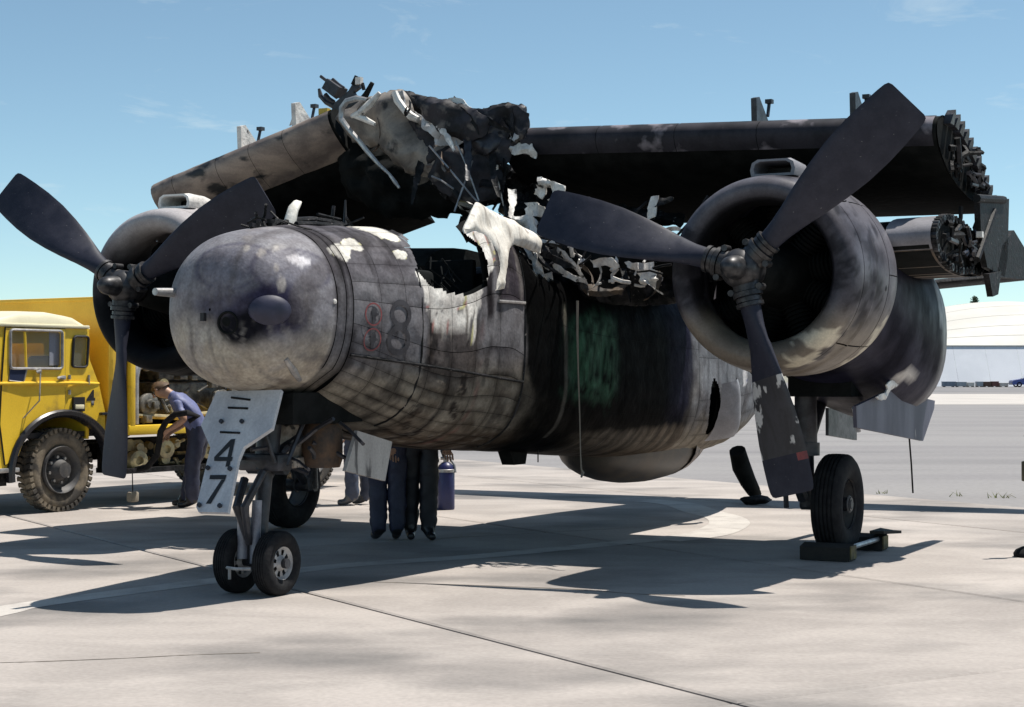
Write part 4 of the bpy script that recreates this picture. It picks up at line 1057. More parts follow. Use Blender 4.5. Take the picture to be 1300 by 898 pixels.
def make_engine(side):
    cy, cz = 2.862 * side, 2.300
    o = (0, cy, cz)
    # nacelle body, from behind the cowling to its rounded tail
    st = [(1.15, .60, .60, 2.30), (.9, .65, .66, 2.28), (.5, .66, .68, 2.20), (0, .66, .73, 2.06), (-.5, .65, .76, 1.96), (-1.0, .63, .79, 1.92), (-1.35, .58, .74, 1.90), (-1.6, .46, .58, 1.90), (-1.72, .26, .34, 1.92), (-1.76, .02, .02, 1.93)]
    rows = []
    for X, hw, hh, zc in st:
        row = []
        for j in range(48):
            a = 2 * math.pi * j / 48; ca, sa = math.cos(a), math.sin(a)
            row.append(Vector((X, cy + hw * math.copysign(abs(ca) ** .85, ca), zc + hh * math.copysign(abs(sa) ** .85, sa))))
        rows.append(row)
    # resample along X
    fine = []
    for i in range(len(rows) - 1):
        for q in range(6):
            fine.append([rows[i][j].lerp(rows[i + 1][j], q / 6) for j in range(48)])
    fine.append(rows[-1])
    mb = MB(); mb.grid(fine, wrap=True)
    nac = nmesh('engine_nacelle', mb.v, mb.f, M['cowl'], plane, True, None, 40)
    cols = []
    for v in nac.data.vertices:
        P = v.co; y = P.y - cy
        n1 = fbm(P.x * 2, y * 2, P.z * 2 + side, 4); n2 = fbm(P.x * 8, y * 8, P.z * 8, 4)
        c = lerp3((.022, .022, .040), (.010, .010, .018), sst(-.2, .4, n1))
        if side > 0:
            c = lerp3(c, (.20, .19, .195), .8 * sst(-.85, -1.15, P.x + .1 * n1))
            c = lerp3(c, (.5, .47, .44), sst(1.0, .8, blob((P.x, y, P.z), (-.15, .60, 1.50), (.16, .3, .07)) + 1.1 * n2))
            c = lerp3(c, (.35, .35, .37), .8 * sst(1.0, .8, blob((P.x, y, P.z), (-.95, .62, 2.15), (.05, .3, .22)) + .6 * n2))
        else: c = (.02, .02, .022)
        cols.append(c)
    setcol(nac, cols)
    # cowling: lip, four wrap sheets, gills
    def part(name, prof, a0=0, a1=2 * math.pi, n=64):
        fine_ = [prof[0]]
        for q_ in range(1, len(prof)):
            a_, b_ = prof[q_ - 1], prof[q_]; m_ = max(1, int(math.hypot(b_[0] - a_[0], b_[1] - a_[1]) / .03))
            fine_ += [(a_[0] + (b_[0] - a_[0]) * t_ / m_, a_[1] + (b_[1] - a_[1]) * t_ / m_) for t_ in range(1, m_ + 1)]
        mb = MB(); mb.lathe(fine_, n, o=o, a0=a0, a1=a1)
        ob = mb.build(name, M['cowl'], nac, auto=50)
        setcol(ob, [cowlcol(v.co, side) for v in ob.data.vertices])
        return ob
    part('cowl_lip', [(1.70, .56), (1.80, .535), (1.90, .52), (1.98, .524), (2.05, .545), (2.10, .58), (2.125, .625), (2.115, .672), (2.075, .712), (2.0, .735), (1.92, .748), (1.90, .742), (1.95, .72), (1.8, .66)], n=150)
    for q in range(4):
        a = math.pi / 4 + q * math.pi / 2
        part('cowl_panel', [(1.40, .70), (1.905, .735), (1.905, .7475), (1.85, .753), (1.78, .759), (1.72, .766), (1.69, .778), (1.66, .768), (1.55, .774), (1.42, .776), (1.335, .775), (1.33, .765)], a + .008, a + math.pi / 2 - .008, 36)
    for q in range(8):
        a = q * math.pi / 4
        part('cowl_panel', [(.95, .71), (1.315, .762), (1.315, .774), (1.25, .776), (1.12, .770), (1.02, .755), (.96, .735), (.95, .71)], a + .005, a + math.pi / 4 - .005, 18)
    # carburettor scoop on top
    mb = MB()
    sec = [(-.17, .0), (-.18, .05), (-.165, .105), (-.12, .13), (.12, .13), (.165, .105), (.18, .05), (.17, .0)]
    def ring(X, k, dz): return [Vector((X, cy + y * k, cz + .755 + dz + z * k)) for y, z in sec]
    def ringi(X, k, dz): return [Vector((X, cy + y * k * .82, cz + .755 + dz + .02 + z * k * .70)) for y, z in sec]
    mb.grid([ringi(1.50, 1, 0), ringi(1.78, 1, 0), ringi(1.80, 1.03, 0), ring(1.80, 1.0, 0), ring(1.74, 1.06, 0), ring(1.5, 1.0, 0), ring(1.25, .75, -.01), ring(1.0, .35, -.03), ring(.9, .05, -.04)], wrap=True)
    mb.build('air_scoop', M['ash'] if side < 0 else M['greypaint'], nac, auto=50)
    mb = MB(); mb.box((1.5, cy, cz + .805), (.02, .30, .085)); mb.build('scoop_throat', M['black'], nac)
    # radial engine seen in the mouth
    mb = MB()
    mb.lathe([(1.0, .66), (1.25, .66), (1.3, .60), (1.35, .30), (1.6, .26), (1.95, .20), (2.2, .16), (2.3, .12)], 32, o=o)
    eng = mb.build('radial_engine', M['soot'], nac)
    cyl = None
    for q in range(9):
        a = q * 2 * math.pi / 9 + .2
        if cyl is None:
            m2 = MB(); prof = [(0.24, .075)]
            for r in range(9): prof += [(.25 + r * .033, .11), (.26 + r * .033, .11), (.268 + r * .033, .085), (.28 + r * .033, .085)]
            prof += [(.56, .075), (.57, .001)]
            m2.lathe(prof, 14, ax='Y'); cyl = m2.build('cylinder_barrel', M['soot'], nac, auto=50); ob = cyl
        else:
            ob = cyl.copy(); link(ob); ob.parent = nac
        ob.location = (1.55, cy, cz); ob.rotation_euler = (a, 0, 0)
    return nac
nacP = make_engine(1); nacS = make_engine(-1)
mb = MB(); mb.lathe([(0, .012), (.01, .03), (.02, .001)], 8, o=(1.4, 3.62, 2.2), ax='Y'); mb.build('fastener', M['black'], nacP)

# ------------------------------------------------------------------ propellers
def blade_mesh(cols=None):
    st = [(.10, .15, .15, 0), (.20, .155, .155, 0), (.30, .165, .15, .02), (.40, .19, .125, .05), (.54, .25, .09, .2), (.70, .32, .065, .6), (.88, .38, .05, 1), (1.08, .425, .04, 1), (1.28, .435, .03, 1), (1.45, .42, .024, 1), (1.58, .40, .02, 1), (1.64, .385, .017, 1), (1.668, .36, .014, 1), (1.678, .31, .010, 1)]
    fine = []
    for i in range(len(st) - 1):
        for q in range(3):
            t = q / 3; fine.append(tuple(st[i][k] + (st[i + 1][k] - st[i][k]) * t for k in range(4)))
    fine.append(st[-1])
    rows = []
    for r, ch, th, bl in fine:
        pitch = R(52) + (R(17) - R(52)) * min(1, max(0, (r - .25) / 1.35)) ** .75
        row = []
        for j in range(20):
            a = 2 * math.pi * j / 20
            ex = math.cos(a) * ch / 2 * (1 if ch < .2 else 1)
            ey = math.sin(a) * th / 2 * (1.0 if bl < .3 else (1 + .5 * math.cos(a)))
            # ey across thickness, ex along chord (leading edge +)
            x = ey * math.cos(pitch) + ex * math.sin(pitch)
            y = -(ex * math.cos(pitch) - ey * math.sin(pitch))
            row.append(Vector((x, y, r)))
        rows.append(row)
    mb = MB(); mb.grid(rows, wrap=True)
    k = 20; b = (len(rows) - 1) * k
    mb.f.append(tuple(range(k))); mb.m.append(0)
    mb.f.append(tuple(b + i for i in range(k))); mb.m.append(0)
    return mb
def make_prop(side, phase):
    mb = MB()
    mb.lathe([(-.40, .10), (-.16, .11), (-.13, .14), (.06, .145), (.10, .125), (.13, .09), (.20, .085), (.26, .075), (.30, .052), (.318, .028), (.321, .001)], 32)
    for q in range(3):
        a = phase + q * 2 * math.pi / 3
        d = Vector((0, math.cos(a), math.sin(a)))
        for r0, r1, rad in ((.06, .17, .098), (.175, .21, .110), (.22, .25, .094), (.258, .285, .102)):
            mb.tube([d * r0, d * r1], rad, 20)
        e = Vector((1, 0, 0)).cross(d)
        for s in (-1, 1): mb.tube([d * .16 + e * .11 * s + Vector((-.05, 0, 0)), d * .16 + e * .11 * s + Vector((.05, 0, 0))], .025, 8)
    hub = mb.build('propeller', M['hub'], plane, auto=45)
    hub.location = (2.482, 2.862 * side, 2.309)
    bl = None
    for q in range(3):
        a = phase + q * 2 * math.pi / 3
        ob = blade_mesh().build('blade', M['blade'], hub, auto=60)
        ob.rotation_euler = (a - math.pi / 2, 0, 0)
    return hub
PHL, PHR = -math.pi / 2 - .068, -math.pi / 2 + .23
propP = make_prop(1, PHR); propS = make_prop(-1, PHL)
# the lower port blade: paint torn off in strips, red band near the tip
low = propP.children[0]
low['label'] = 'downward blade with paint torn off in pale strips and a red mark near the tip'
low.data = low.data.copy(); low.data.materials.clear()
bm_ = mat('torn_blade_paint', (.018, .018, .022), (.035, .034, .04), scale=6, rough=.5, c3=(.50, .48, .46), s3=7, t3=(.60, .63), stretch=(1, 1, .55), dist=1.2)
low.data.materials.append(M['blade']); low.data.materials.append(bm_); low.data.materials.append(M['red'])
for p in low.data.polygons:
    z = p.center.z
    p.material_index = 1 if .85 < z < 1.40 else (2 if (1.40 < z < 1.47 and p.center.y < -.10) else 0)

# ------------------------------------------------------------------ landing gear
def tyre_mesh(rad, wd, rim, grooves=0):
    mb = MB()
    h = wd / 2
    prof = [(-h * .62, rim * .96), (-h * .80, rim * 1.03), (-h * .98, rim + (rad - rim) * .35), (-h, rim + (rad - rim) * .55), (-h * .90, rim + (rad - rim) * .80), (-h * .70, rad * .975)]
    g = [-.52, -.26, 0, .26, .52]
    for x in g: prof += [(h * (x - .05), rad * (1 - .03 * x * x)), (h * (x - .035), rad * .972), (h * (x + .035), rad * .972), (h * (x + .05), rad * (1 - .03 * x * x))]
    prof += [(h * .70, rad * .975), (h * .90, rim + (rad - rim) * .80), (h, rim + (rad - rim) * .55), (h * .98, rim + (rad - rim) * .35), (h * .80, rim * 1.03), (h * .62, rim * .96)]
    mb.lathe(prof, 56, ax='Y')
    return mb
def rim_mesh(rim, wd, holes, hub=.3):
    """wheel disc with real through holes, both sides"""
    mb = MB(); h = wd * .40
    for s in (-1, 1):
        n = holes * 8
        ro, rm1, rm0, ri = rim * .98, rim * .80, rim * .48, rim * .36
        vs, fs = [], []
        rr = [ro, rm1, (rm1 + rm0) / 2, rm0, ri]
        dep = [h, h * .62, h * .60, h * .62, h * .95]
        for k in range(5):
            for j in range(n):
                a = 2 * math.pi * j / n
                vs.append(Vector((rr[k] * math.cos(a), s * dep[k], rr[k] * math.sin(a))))
        for k in range(4):
            for j in range(n):
                if holes and k in (1, 2) and j % 8 in (1, 2, 3, 4): continue
                fs.append((k * n + j, k * n + (j + 1) % n, (k + 1) * n + (j + 1) % n, (k + 1) * n + j))
        mb.add(vs, fs)
        mb.lathe([(s * h * .95, ri), (s * h * 1.05, ri * .9), (s * h * 1.05, ri * .55), (s * h * 1.2, ri * .5), (s * h * 1.2, .001)], 20, ax='Y')
    mb.lathe([(-h, rim * .98), (h, rim * .98)], 40, ax='Y')
    return mb
# nose gear
mb = MB()
ax = Vector((4.489, 0, .225))
top = Vector((4.30, 0, 1.42))
mb.tube([top, top.lerp(ax, .45), top.lerp(ax, .45)], .085, 16); mb.tube([top.lerp(ax, .40), top.lerp(ax, .47)], .105, 16)
mb.tube([top.lerp(ax, .45), top.lerp(ax, .93)], .055, 14); mb.tube([ax + Vector((0, -.26, 0)), ax + Vector((0, .26, 0))], .035, 12)
mb.box(ax + Vector((0, 0, .06)), (.12, .12, .16), bev=.02)
mb.tube([(4.50, -.10, .80), (4.66, -.05, .62), (4.58, 0, .38)], .032, 8); mb.tube([(4.50, .06, .86), (4.68, .03, .62), (4.58, 0, .36)], .028, 8)
mb.tube([(4.40, 0, .78), (4.18, 0, 1.0), (3.75, 0, 1.15)], .04, 8); mb.tube([(4.42, .12, .95), (4.55, .12, 1.03), (4.70, .10, 1.02)], .016, 6); mb.tube([(4.42, -.12, .95), (4.70, -.10, .95)], .016, 6)
mb.tube([(4.36, .16, .88), (4.36, -.16, .88)], .05, 10); mb.box((4.40, 0, .92), (.18, .36, .12), bev=.02)
mb.tube([(4.60, .10, 1.25), (4.5, .16, .92)], .014, 6); mb.tube([(4.38, .17, .9), (4.1, .2, 1.35)], .018, 6)
ngear = mb.build('nose_gear', M['strut'], plane)
mb = MB(); mb.tube([(4.545, -.075, .62), (4.56, -.075, .25)], .04, 10); mb.tube([(4.53, .03, .66), (4.56, .03, .22)], .035, 10); mb.build('fork_leg', mat('fork_grey', (.24, .25, .29), (.14, .14, .17), scale=8, rough=.4), ngear)
for s in (1, -1):
    t = tyre_mesh(.226, .145, .118).build('tyre', M['rubber'], ngear); t.location = ax + Vector((0, .165 * s, 0))
    r_ = rim_mesh(.118, .145, 8).build('rim', M['rim'], ngear, auto=35); r_.location = t.location
    mb = MB(); mb.lathe([(-.01, .10), (.01, .10), (.012, .001)], 24, ax='Y'); d_ = mb.build('brake_disc', M['black'], ngear); d_.location = t.location
mb = MB(); mb.tube([(4.62, -.13, .19), (4.70, -.1, .20), (4.74, 0, .20), (4.70, .1, .20)], .012, 6); mb.tube([(4.70, -.08, .20), (4.70, -.08, .12)], .012, 6); mb.build('tow_eye', M['rim'], ngear)
# number plate door ahead of the leg
DP = [(4.626, -0.249, 1.419), (4.619, 0.293, 1.433), (4.76, 0.314, 1.172), (4.831, 0.13, 1.042), (4.876, 0.118, 0.958), (5.062, 0.171, 0.616), (5.064, -0.069, 0.612), (5.048, -0.101, 0.642), (4.833, -0.146, 1.037), (4.794, -0.217, 1.111), (4.753, -0.288, 1.185)]
nd = Vector((-(1.43 - .62), 0, -(5.06 - 4.62))).normalized()
mb = MB(); mb.prism([Vector(p) for p in DP], nd * .03)
door = mb.build('gear_door', M['door_grey'], plane, smooth=False, auto=40, label='pale grey nose gear door with black number 47')
du = Vector((0, 1, 0)); dv = Vector((4.62 - 5.06, 0, 1.43 - .62)).normalized(); dn = du.cross(dv)
if dn.x < 0: dn = -dn
def text_on(name, body, o, u, v, n, size, m, parent, shear=0.0, xs=1.0, font_w=0.0, rot=0.0, z=.004):
    cu = bpy.data.curves.new(name, 'FONT'); cu.body = body; cu.size = size; cu.align_x = 'CENTER'; cu.align_y = 'CENTER'; cu.shear = shear; cu.offset = font_w
    cu.resolution_u = 4
    t = bpy.data.objects.new(name, cu); COL.objects.link(t)
    me = bpy.data.meshes.new_from_object(t.evaluated_get(bpy.context.evaluated_depsgraph_get()))
    bpy.data.objects.remove(t); bpy.data.curves.remove(cu)
    c_, s_ = math.cos(rot), math.sin(rot)
    for vv in me.vertices:
        x, y = vv.co.x * xs, vv.co.y
        x, y = x * c_ - y * s_, x * s_ + y * c_
        vv.co = Vector(o) + Vector(u) * x + Vector(v) * y + Vector(n) * z
    me.materials.clear(); me.materials.append(m); me.name = name
    ob = bpy.data.objects.new(name, me); return link(ob, parent)
ce4 = Vector([(4.855, -0.003, 0.998)][0]); ce7 = Vector([(4.982, 0.023, 0.764)][0])
def stroke_mark(name, polys, m, parent, nrm, z=.004):
    mb = MB()
    for pl in polys:
        ps = [Vector(p) + nrm * z for p in pl]
        mb.add(ps, [tuple(range(len(ps)))])
    return mb.build(name, m, parent, smooth=False)
stroke_mark('number_four', [[(4.803, 0.011, 1.093), (4.803, 0.044, 1.094), (4.902, 0.068, 0.91), (4.903, 0.036, 0.91)], [(4.804, 0.008, 1.092), (4.814, 0.043, 1.072), (4.868, -0.046, 0.973), (4.869, -0.082, 0.972)], [(4.869, -0.084, 0.972), (4.867, 0.072, 0.975), (4.882, 0.073, 0.948), (4.884, -0.072, 0.945)]], M['black'], door, -nd)
stroke_mark('number_seven', [[(4.934, -0.069, 0.852), (4.932, 0.068, 0.856), (4.947, 0.069, 0.827), (4.949, -0.064, 0.824)], [(4.948, 0.037, 0.825), (4.948, 0.069, 0.826), (5.035, 0.014, 0.666), (5.036, -0.028, 0.665)]], M['black'], door, -nd)
for px in [(4.74, -0.116, 1.209), (4.739, 0.057, 1.211), (4.91, -0.101, 0.896), (4.911, 0.084, 0.895), (5.042, -0.073, 0.653), (5.042, 0.098, 0.654)]:
    mb = MB(); mb.tube([Vector(px) - nd * .004, Vector(px) - nd * .02], .016, 10); mb.build('bolt', M['strut'], door)
for a, b in zip([(4.778, -0.101, 1.139), (4.687, -0.102, 1.306), (4.649, -0.103, 1.376)], [(4.78, 0.066, 1.136), (4.69, 0.067, 1.302), (4.657, 0.063, 1.361)]):
    mb = MB(); mb.tube([Vector(a) - nd * .003, Vector(b) - nd * .003], .008, 5); mb.build('hinge_strip', M['char'], door)
# door behind the leg
DR = [(3.842, 0.42, 1.131), (3.359, 0.42, 1.034), (3.46, 0.42, 0.746), (3.998, 0.42, 0.848)]
mb = MB(); mb.prism([Vector(p) for p in DR], (0, -.03, 0)); door2 = mb.build('gear_door', mat('stained_door', (.42, .40, .38), (.30, .285, .27), scale=5, rough=.6, stretch=(1, 1, .2), c3=(.09, .085, .085), s3=10, t3=(.60, .66)), plane, smooth=False, auto=40, label='small stained grey gear door hanging behind the nose wheels')
# bay contents behind the nose leg
mb = MB(); mb.box((3.98, -.05, 1.03), (.30, .10, .30), bev=.03); mb.box((4.0, -.02, .90), (.2, .14, .08), bev=.02); mb.build('bay_box', mat('pale_bay_box', (.42, .38, .33), (.2, .17, .14), scale=8, rough=.7, c3=(.03, .03, .03), s3=9, t3=(.58, .62)), plane)
mb = MB(); mb.lathe([(-.16, .001), (-.16, .13), (-.10, .15), (.10, .15), (.16, .12), (.16, .001)], 20, o=(3.85, .12, 1.02), ax='Z'); mb.build('bay_drum', mat('rusty_drum', (.12, .07, .04), (.05, .04, .035), scale=8, rough=.8), plane)
strew(24, ((3.7, 4.3), (-.25, .25), (.85, 1.25)), 61, (.01, .02), (.12, .4)).build('bay_pipework', M['strut'], plane)['kind'] = 'stuff'
mb = MB(); mb.box((4.05, 0, 1.30), (.9, .62, .22)); mb.build('wheel_bay', M['soot'], plane)

# main gear
def main_gear(side):
    cy = 2.826 * side
    mb = MB()
    sy = cy - .27 * side
    mb.tube([(.05, sy, 1.65), (.02, sy, .85)], .095, 16); mb.tube([(.02, sy, .9), (0, sy, .40)], .065, 14); mb.tube([(0, sy - .05 * side, .43), (0, cy + .12 * side, .43)], .06, 12)
    mb.tube([(.02, sy, .95), (.02, sy, .84)], .115, 16)
    mb.tube([(.10, sy, .86), (.34, sy, .66), (.12, sy, .48)], [.05, .045, .05], 8); mb.box((.30, sy, .66), (.12, .14, .08), bev=.02)
    mb.tube([(.08, sy - .10 * side, .72), (.22, sy - .12 * side, .52), (.2, sy - .12 * side, .40)], .025, 6)
    mb.tube([(-.05, sy, .95), (-.7, sy - .02, 1.5)], .05, 10); mb.tube([(0, sy, 1.1), (.02, sy - .5 * side, 1.6)], .04, 10)
    g = mb.build('main_gear', M['strut'], plane)
    mb = MB(); mb.box((-.05, cy - .05 * side, 1.50), (.8, .55, .3)); mb.build('wheel_well', M['soot'], g)
    t = tyre_mesh(.43, .265, .215).build('tyre', M['rubber'], g); t.location = (0, cy, .43)
    r_ = rim_mesh(.215, .265, 0).build('rim', M['darkrim'], g); r_.location = t.location
    return g
mgP = main_gear(1); mgS = main_gear(-1)
GD = [(0.897, 3.25, 1.283), (-0.143, 3.25, 1.406), (-1.68, 3.25, 1.292), (-1.649, 3.25, 1.219), (-1.237, 3.25, 0.933), (0.876, 3.25, 1.112)]
mb = MB(); mb.prism([Vector(p) for p in GD], (0, -.03, 0)); mb.build('gear_door', mat('blue_grey_door', (.075, .075, .115), (.05, .05, .075), scale=3, rough=.55, stretch=(1, 1, .3), c3=(.30, .29, .29), s3=6, t3=(.72, .76)), plane, smooth=False, auto=40, label='dark blue grey main gear door hanging under the port engine')
mb = MB(); mb.prism([Vector(p) for p in [(-1.198, 2.35, 1.226), (-2.121, 2.35, 1.179), (-2.119, 2.35, 0.895), (-1.197, 2.35, 0.97)]], (0, .03, 0)); mb.build('gear_door', M['strut'], plane, smooth=False, auto=40, label='small dark inner gear door beside the port strut')
mb = MB(); mb.tube([(0.106, 3.0, 1.254), (0.013, 3.0, 1.139), (-0.033, 3.0, 1.051)], .02, 6); mb.tube([(0.013, 3.0, 1.172), (-0.131, 3.0, 1.291)], .016, 6); mb.build('door_rod', M['door_grey'], plane)
crumple('torn_skin', [(0.526, 3.3, 1.348), (0.117, 3.3, 1.402), (0.165, 3.3, 1.455), (-0.237, 3.3, 1.574), (-0.34, 3.3, 1.52), (0.018, 3.3, 1.408), (0.117, 3.3, 1.356), (0.36, 3.3, 1.32)], M['ash'], nacP, .008, .02, 77, cell=.02, normal=Vector((0, 1, 0)))
# ------------------------------------------------------------------ ground
UA = Vector((.516, -.856, 0)).normalized(); UN = Vector((.856, .516, 0)).normalized()
def uv(u, v, z=0): return UN * u + UA * v + Vector((0, 0, z))
M['concrete'] = mat('apron_concrete', (.425, .383, .35), (.335, .302, .277), scale=.9, rough=.85, bump=.12, bscale=40, c3=(.165, .155, .147), s3=.62, t3=(.49, .72), grain=.10, gscale=30, stretch=(.8, 1.15, 1), spec=.2, dist=.5)
M['joint'] = mat('joint_filler', (.10, .085, .07), (.17, .14, .11), scale=3, rough=.95)
M['asphalt'] = mat('old_asphalt', (.225, .215, .215), (.265, .255, .25), scale=.22, rough=.9, bump=.1, bscale=30, c3=(.19, .183, .183), s3=.3, t3=(.56, .74), stretch=(.25, 1.5, 1), grain=.10, gscale=12, spec=.15)
M['palestrip'] = mat('pale_concrete', (.50, .46, .42), (.42, .39, .36), scale=.3, rough=.9)
g = nmesh('ground', [(-2500, -60, -.05), (2500, -60, -.05), (2500, 5200, -.05), (-2500, 5200, -.05)], [(0, 1, 2, 3)], mat('rough_ground', (.20, .20, .15), (.26, .24, .19), scale=.05, rough=1, grain=.1), smooth=False)
tag(g, kind='structure')
g = nmesh('joint_base', [uv(-30, -60, -.03), uv(15.55, -60, -.03), uv(15.55, 12, -.03), uv(-30, 12, -.03)], [(0, 1, 2, 3)], M['joint'], smooth=False); tag(g, kind='structure')
apron = empty('apron', (0, 0, 0)); tag(apron, kind='structure')
du_, dv_ = 3.95, 7.9
k = 0
sh = {}
for i in range(-7, 4):
    u0 = 5.14 + du_ * i; u1 = min(u0 + du_, 15.5)
    if u0 > 15.3: continue
    for j in range(-7, 2):
        v0 = 1.4 + dv_ * j
        c = uv((u0 + u1) / 2, v0 + dv_ / 2)
        if c.y < -1 or abs(c.x) > 7 + .55 * c.y: continue
        key = round(u1 - u0, 2)
        gp_ = .017
        if key not in sh:
            mb = MB(); w_ = (u1 - u0) / 2 - gp_; h_ = dv_ / 2 - gp_ * .5
            b = .018
            top = [(-w_ + b, -h_ + b, 0), (w_ - b, -h_ + b, 0), (w_ - b, h_ - b, 0), (-w_ + b, h_ - b, 0)]
            mid = [(-w_, -h_, -.008), (w_, -h_, -.008), (w_, h_, -.008), (-w_, h_, -.008)]
            bot = [(-w_, -h_, -.045), (w_, -h_, -.045), (w_, h_, -.045), (-w_, h_, -.045)]
            mb.grid([bot, mid, top], wrap=True); mb.f.append((8, 9, 10, 11)); mb.m.append(0)
            o = mb.build('concrete_slab', M['concrete'], apron, smooth=False); sh[key] = o
        else:
            o = sh[key].copy(); link(o); o.parent = apron
        o.location = (c.x, c.y, 0); o.rotation_euler = (0, 0, math.atan2(UN.y, UN.x))
# give the slab sheets one continuous weathering: world-space texture
for nd_ in M['concrete'].node_tree.nodes:
    pass
nt_ = M['concrete'].node_tree
oi_ = nt_.nodes.new('ShaderNodeObjectInfo'); mr_ = nt_.nodes.new('ShaderNodeMapRange'); mr_.inputs[3].default_value = .92; mr_.inputs[4].default_value = 1.05
vs_ = nt_.nodes.new('ShaderNodeVectorMath'); vs_.operation = 'SCALE'; pb_ = nt_.nodes['Principled BSDF']
src_ = pb_.inputs['Base Color'].links[0].from_socket
nt_.links.new(oi_.outputs['Random'], mr_.inputs[0]); nt_.links.new(src_, vs_.inputs[0]); nt_.links.new(mr_.outputs[0], vs_.inputs['Scale']); nt_.links.new(vs_.outputs[0], pb_.inputs['Base Color'])
geo = nt_.nodes.new('ShaderNodeNewGeometry')
for l in list(nt_.links):
    if l.from_node.type == 'TEX_COORD': nt_.links.new(geo.outputs['Position'], l.to_socket)
far = nmesh('taxiway', [uv(15.52, -240, -.012), uv(15.52, 30, -.012), uv(260, 30, -.012), uv(260, -240, -.012)], [(0, 1, 2, 3)], M['asphalt'], smooth=False); tag(far, kind='structure')
for y0, y1, z in ((88, 134, -.004), ):
    g = nmesh('taxiway_edge', [(-260, y0, z), (300, y0, z), (300, y1, z), (-260, y1, z)], [(0, 1, 2, 3)], M['palestrip'], smooth=False); tag(g, kind='structure')
g = nmesh('hangar_road', [(-260, 150, -.002), (300, 150, -.002), (300, 232, -.002), (-260, 232, -.002)], [(0, 1, 2, 3)], mat('road_grey', (.17, .165, .165), (.21, .20, .2), scale=.1, rough=.9), smooth=False); tag(g, kind='structure')
def ribbon(name, pts, wd, m, z=.006, kind='structure', var=0.0):
    pts = [Vector((p[0], p[1], z)) for p in pts]
    # smooth resample
    out = []
    for i in range(len(pts) - 1):
        p0, p1, p2, p3 = pts[max(i - 1, 0)], pts[i], pts[i + 1], pts[min(i + 2, len(pts) - 1)]
        for q in range(10):
            t = q / 10
            out.append(.5 * ((2 * p1) + (p2 - p0) * t + (2 * p0 - 5 * p1 + 4 * p2 - p3) * t * t + (3 * p1 - p0 - 3 * p2 + p3) * t ** 3))
    out.append(pts[-1])
    rows = []
    for i, p in enumerate(out):
        d = (out[min(i + 1, len(out) - 1)] - out[max(i - 1, 0)]); d.z = 0; d.normalize()
        s = Vector((-d.y, d.x, 0)) * wd / 2 * (1 + var * fbm(i * .35, wd * 40, 1, 3))
        rows.append([p - s, p + s])
    mb = MB(); mb.grid(rows); o = mb.build(name, m, None, smooth=False); return tag(o, kind=kind)
M['roadpaint'] = mat('worn_white_paint', (.52, .485, .44), (.455, .42, .385), scale=2.5, rough=.8, c3=(.385, .35, .32), s3=4, t3=(.52, .66), grain=.1)
ribbon('painted_line', [(-3.419, 11.015, -0.0), (-3.317, 11.342, 0.0), (-3.156, 11.77, 0.0), (-2.232, 13.02, 0.0), (-1.332, 14.089, 0.0), (-0.41, 14.693, 0.0), (0.488, 15.489, 0.0), (1.401, 16.376, 0.0)], .27, M['roadpaint'], .0022)
ribbon('painted_line', [(1.626, 21.247, 0.0), (1.96, 20.733, 0.0), (2.13, 19.551, 0.0), (2.268, 18.8, 0.0), (2.25, 18.105, 0.0), (2.106, 17.46, 0.0), (1.85, 16.777, 0.0), (1.387, 16.221, 0.0)], .42, M['roadpaint'], .0036)
ribbon('surface_crack', [(-1.051, 12.971, 0.0), (-0.519, 12.825, 0.0), (0.0, 12.683, 0.0), (0.506, 12.498, 0.0), (0.828, 12.275, 0.0), (1.202, 12.145, 0.0)], .022, M['joint'], .0018, var=.8)
ribbon('surface_crack', [(-2.772, 9.338, -0.0), (-2.491, 9.389, 0.0), (-2.092, 9.492, 0.0), (-1.77, 9.598, 0.0), (-1.393, 9.68, 0.0)], .014, M['joint'], .0018, var=.8)
# ------------------------------------------------------------------ far side of the field: hangar, trees, car, stores
HD = 211.0; HX = (1330 - 650) / 2219 * HD
hw, zs = 19.5, 4.9
hang = empty('hangar', (HX, HD, 0)); tag(hang, 'large white arched hangar far off at the right edge beyond the taxiway', 'hangar')
M['hroof'] = mat('hangar_cream', (.60, .58, .53), (.55, .53, .48), scale=.15, rough=.7)
M['hwall'] = mat('hangar_wall', (.64, .66, .70), (.58, .60, .64), scale=.2, rough=.7)
RH = 1.54 + (474.8 - 383) / 2219 * (HD + 20) - zs
def vault(x, y): return zs + RH * (1 - (x / (hw + 1.5)) ** 2) ** .9 * math.sin(math.pi * min(1, max(0, y / 40)) ) ** .8  # sail vault, its front slope shaped to face up and catch the sun
for s in (-1, 1):
    mb = MB(); mb.box((s * (hw - .1), 20, zs / 2), (.2, 39.4, zs)); mb.build('side_wall', M['hwall'], hang)
yb = [0, 2.0, 4.6, 8, 12.5, 20, 40]
for q in range(6):                                             # roof laid in level courses
    rows = [[Vector((-hw - .3 + (2 * hw + .6) * a / 40, yb[q] + (yb[q + 1] - yb[q]) * b / 5 - (.06 if b == 0 else 0), vault(-hw + 2 * hw * a / 40, yb[q] + (yb[q + 1] - yb[q]) * b / 5) + (.004 if b == 0 else 0))) for a in range(41)] for b in range(6)]
    mb = MB(); mb.grid(rows); mb.build('roof_sheet', M['hroof'], hang)
mb = MB(); mb.box((0, -.12, zs + .03), (2 * hw + .2, .5, .10)); mb.build('door_rail', M['hroof'], hang)
for q in range(10):                                            # lower walls lean in, a slope shaped to catch sun upright walls miss
    x0 = -hw + .3 + q * (2 * hw - .6) / 10; x1 = x0 + (2 * hw - .6) / 10 - .02
    mb = MB(); mb.prism([(x0, -3.4, .02), (x1, -3.4, .02), (x1, -.22, zs - .03), (x0, -.22, zs - .03)], (0, .1, .08)); mb.build('wall_panel', M['hwall'], hang, smooth=False)
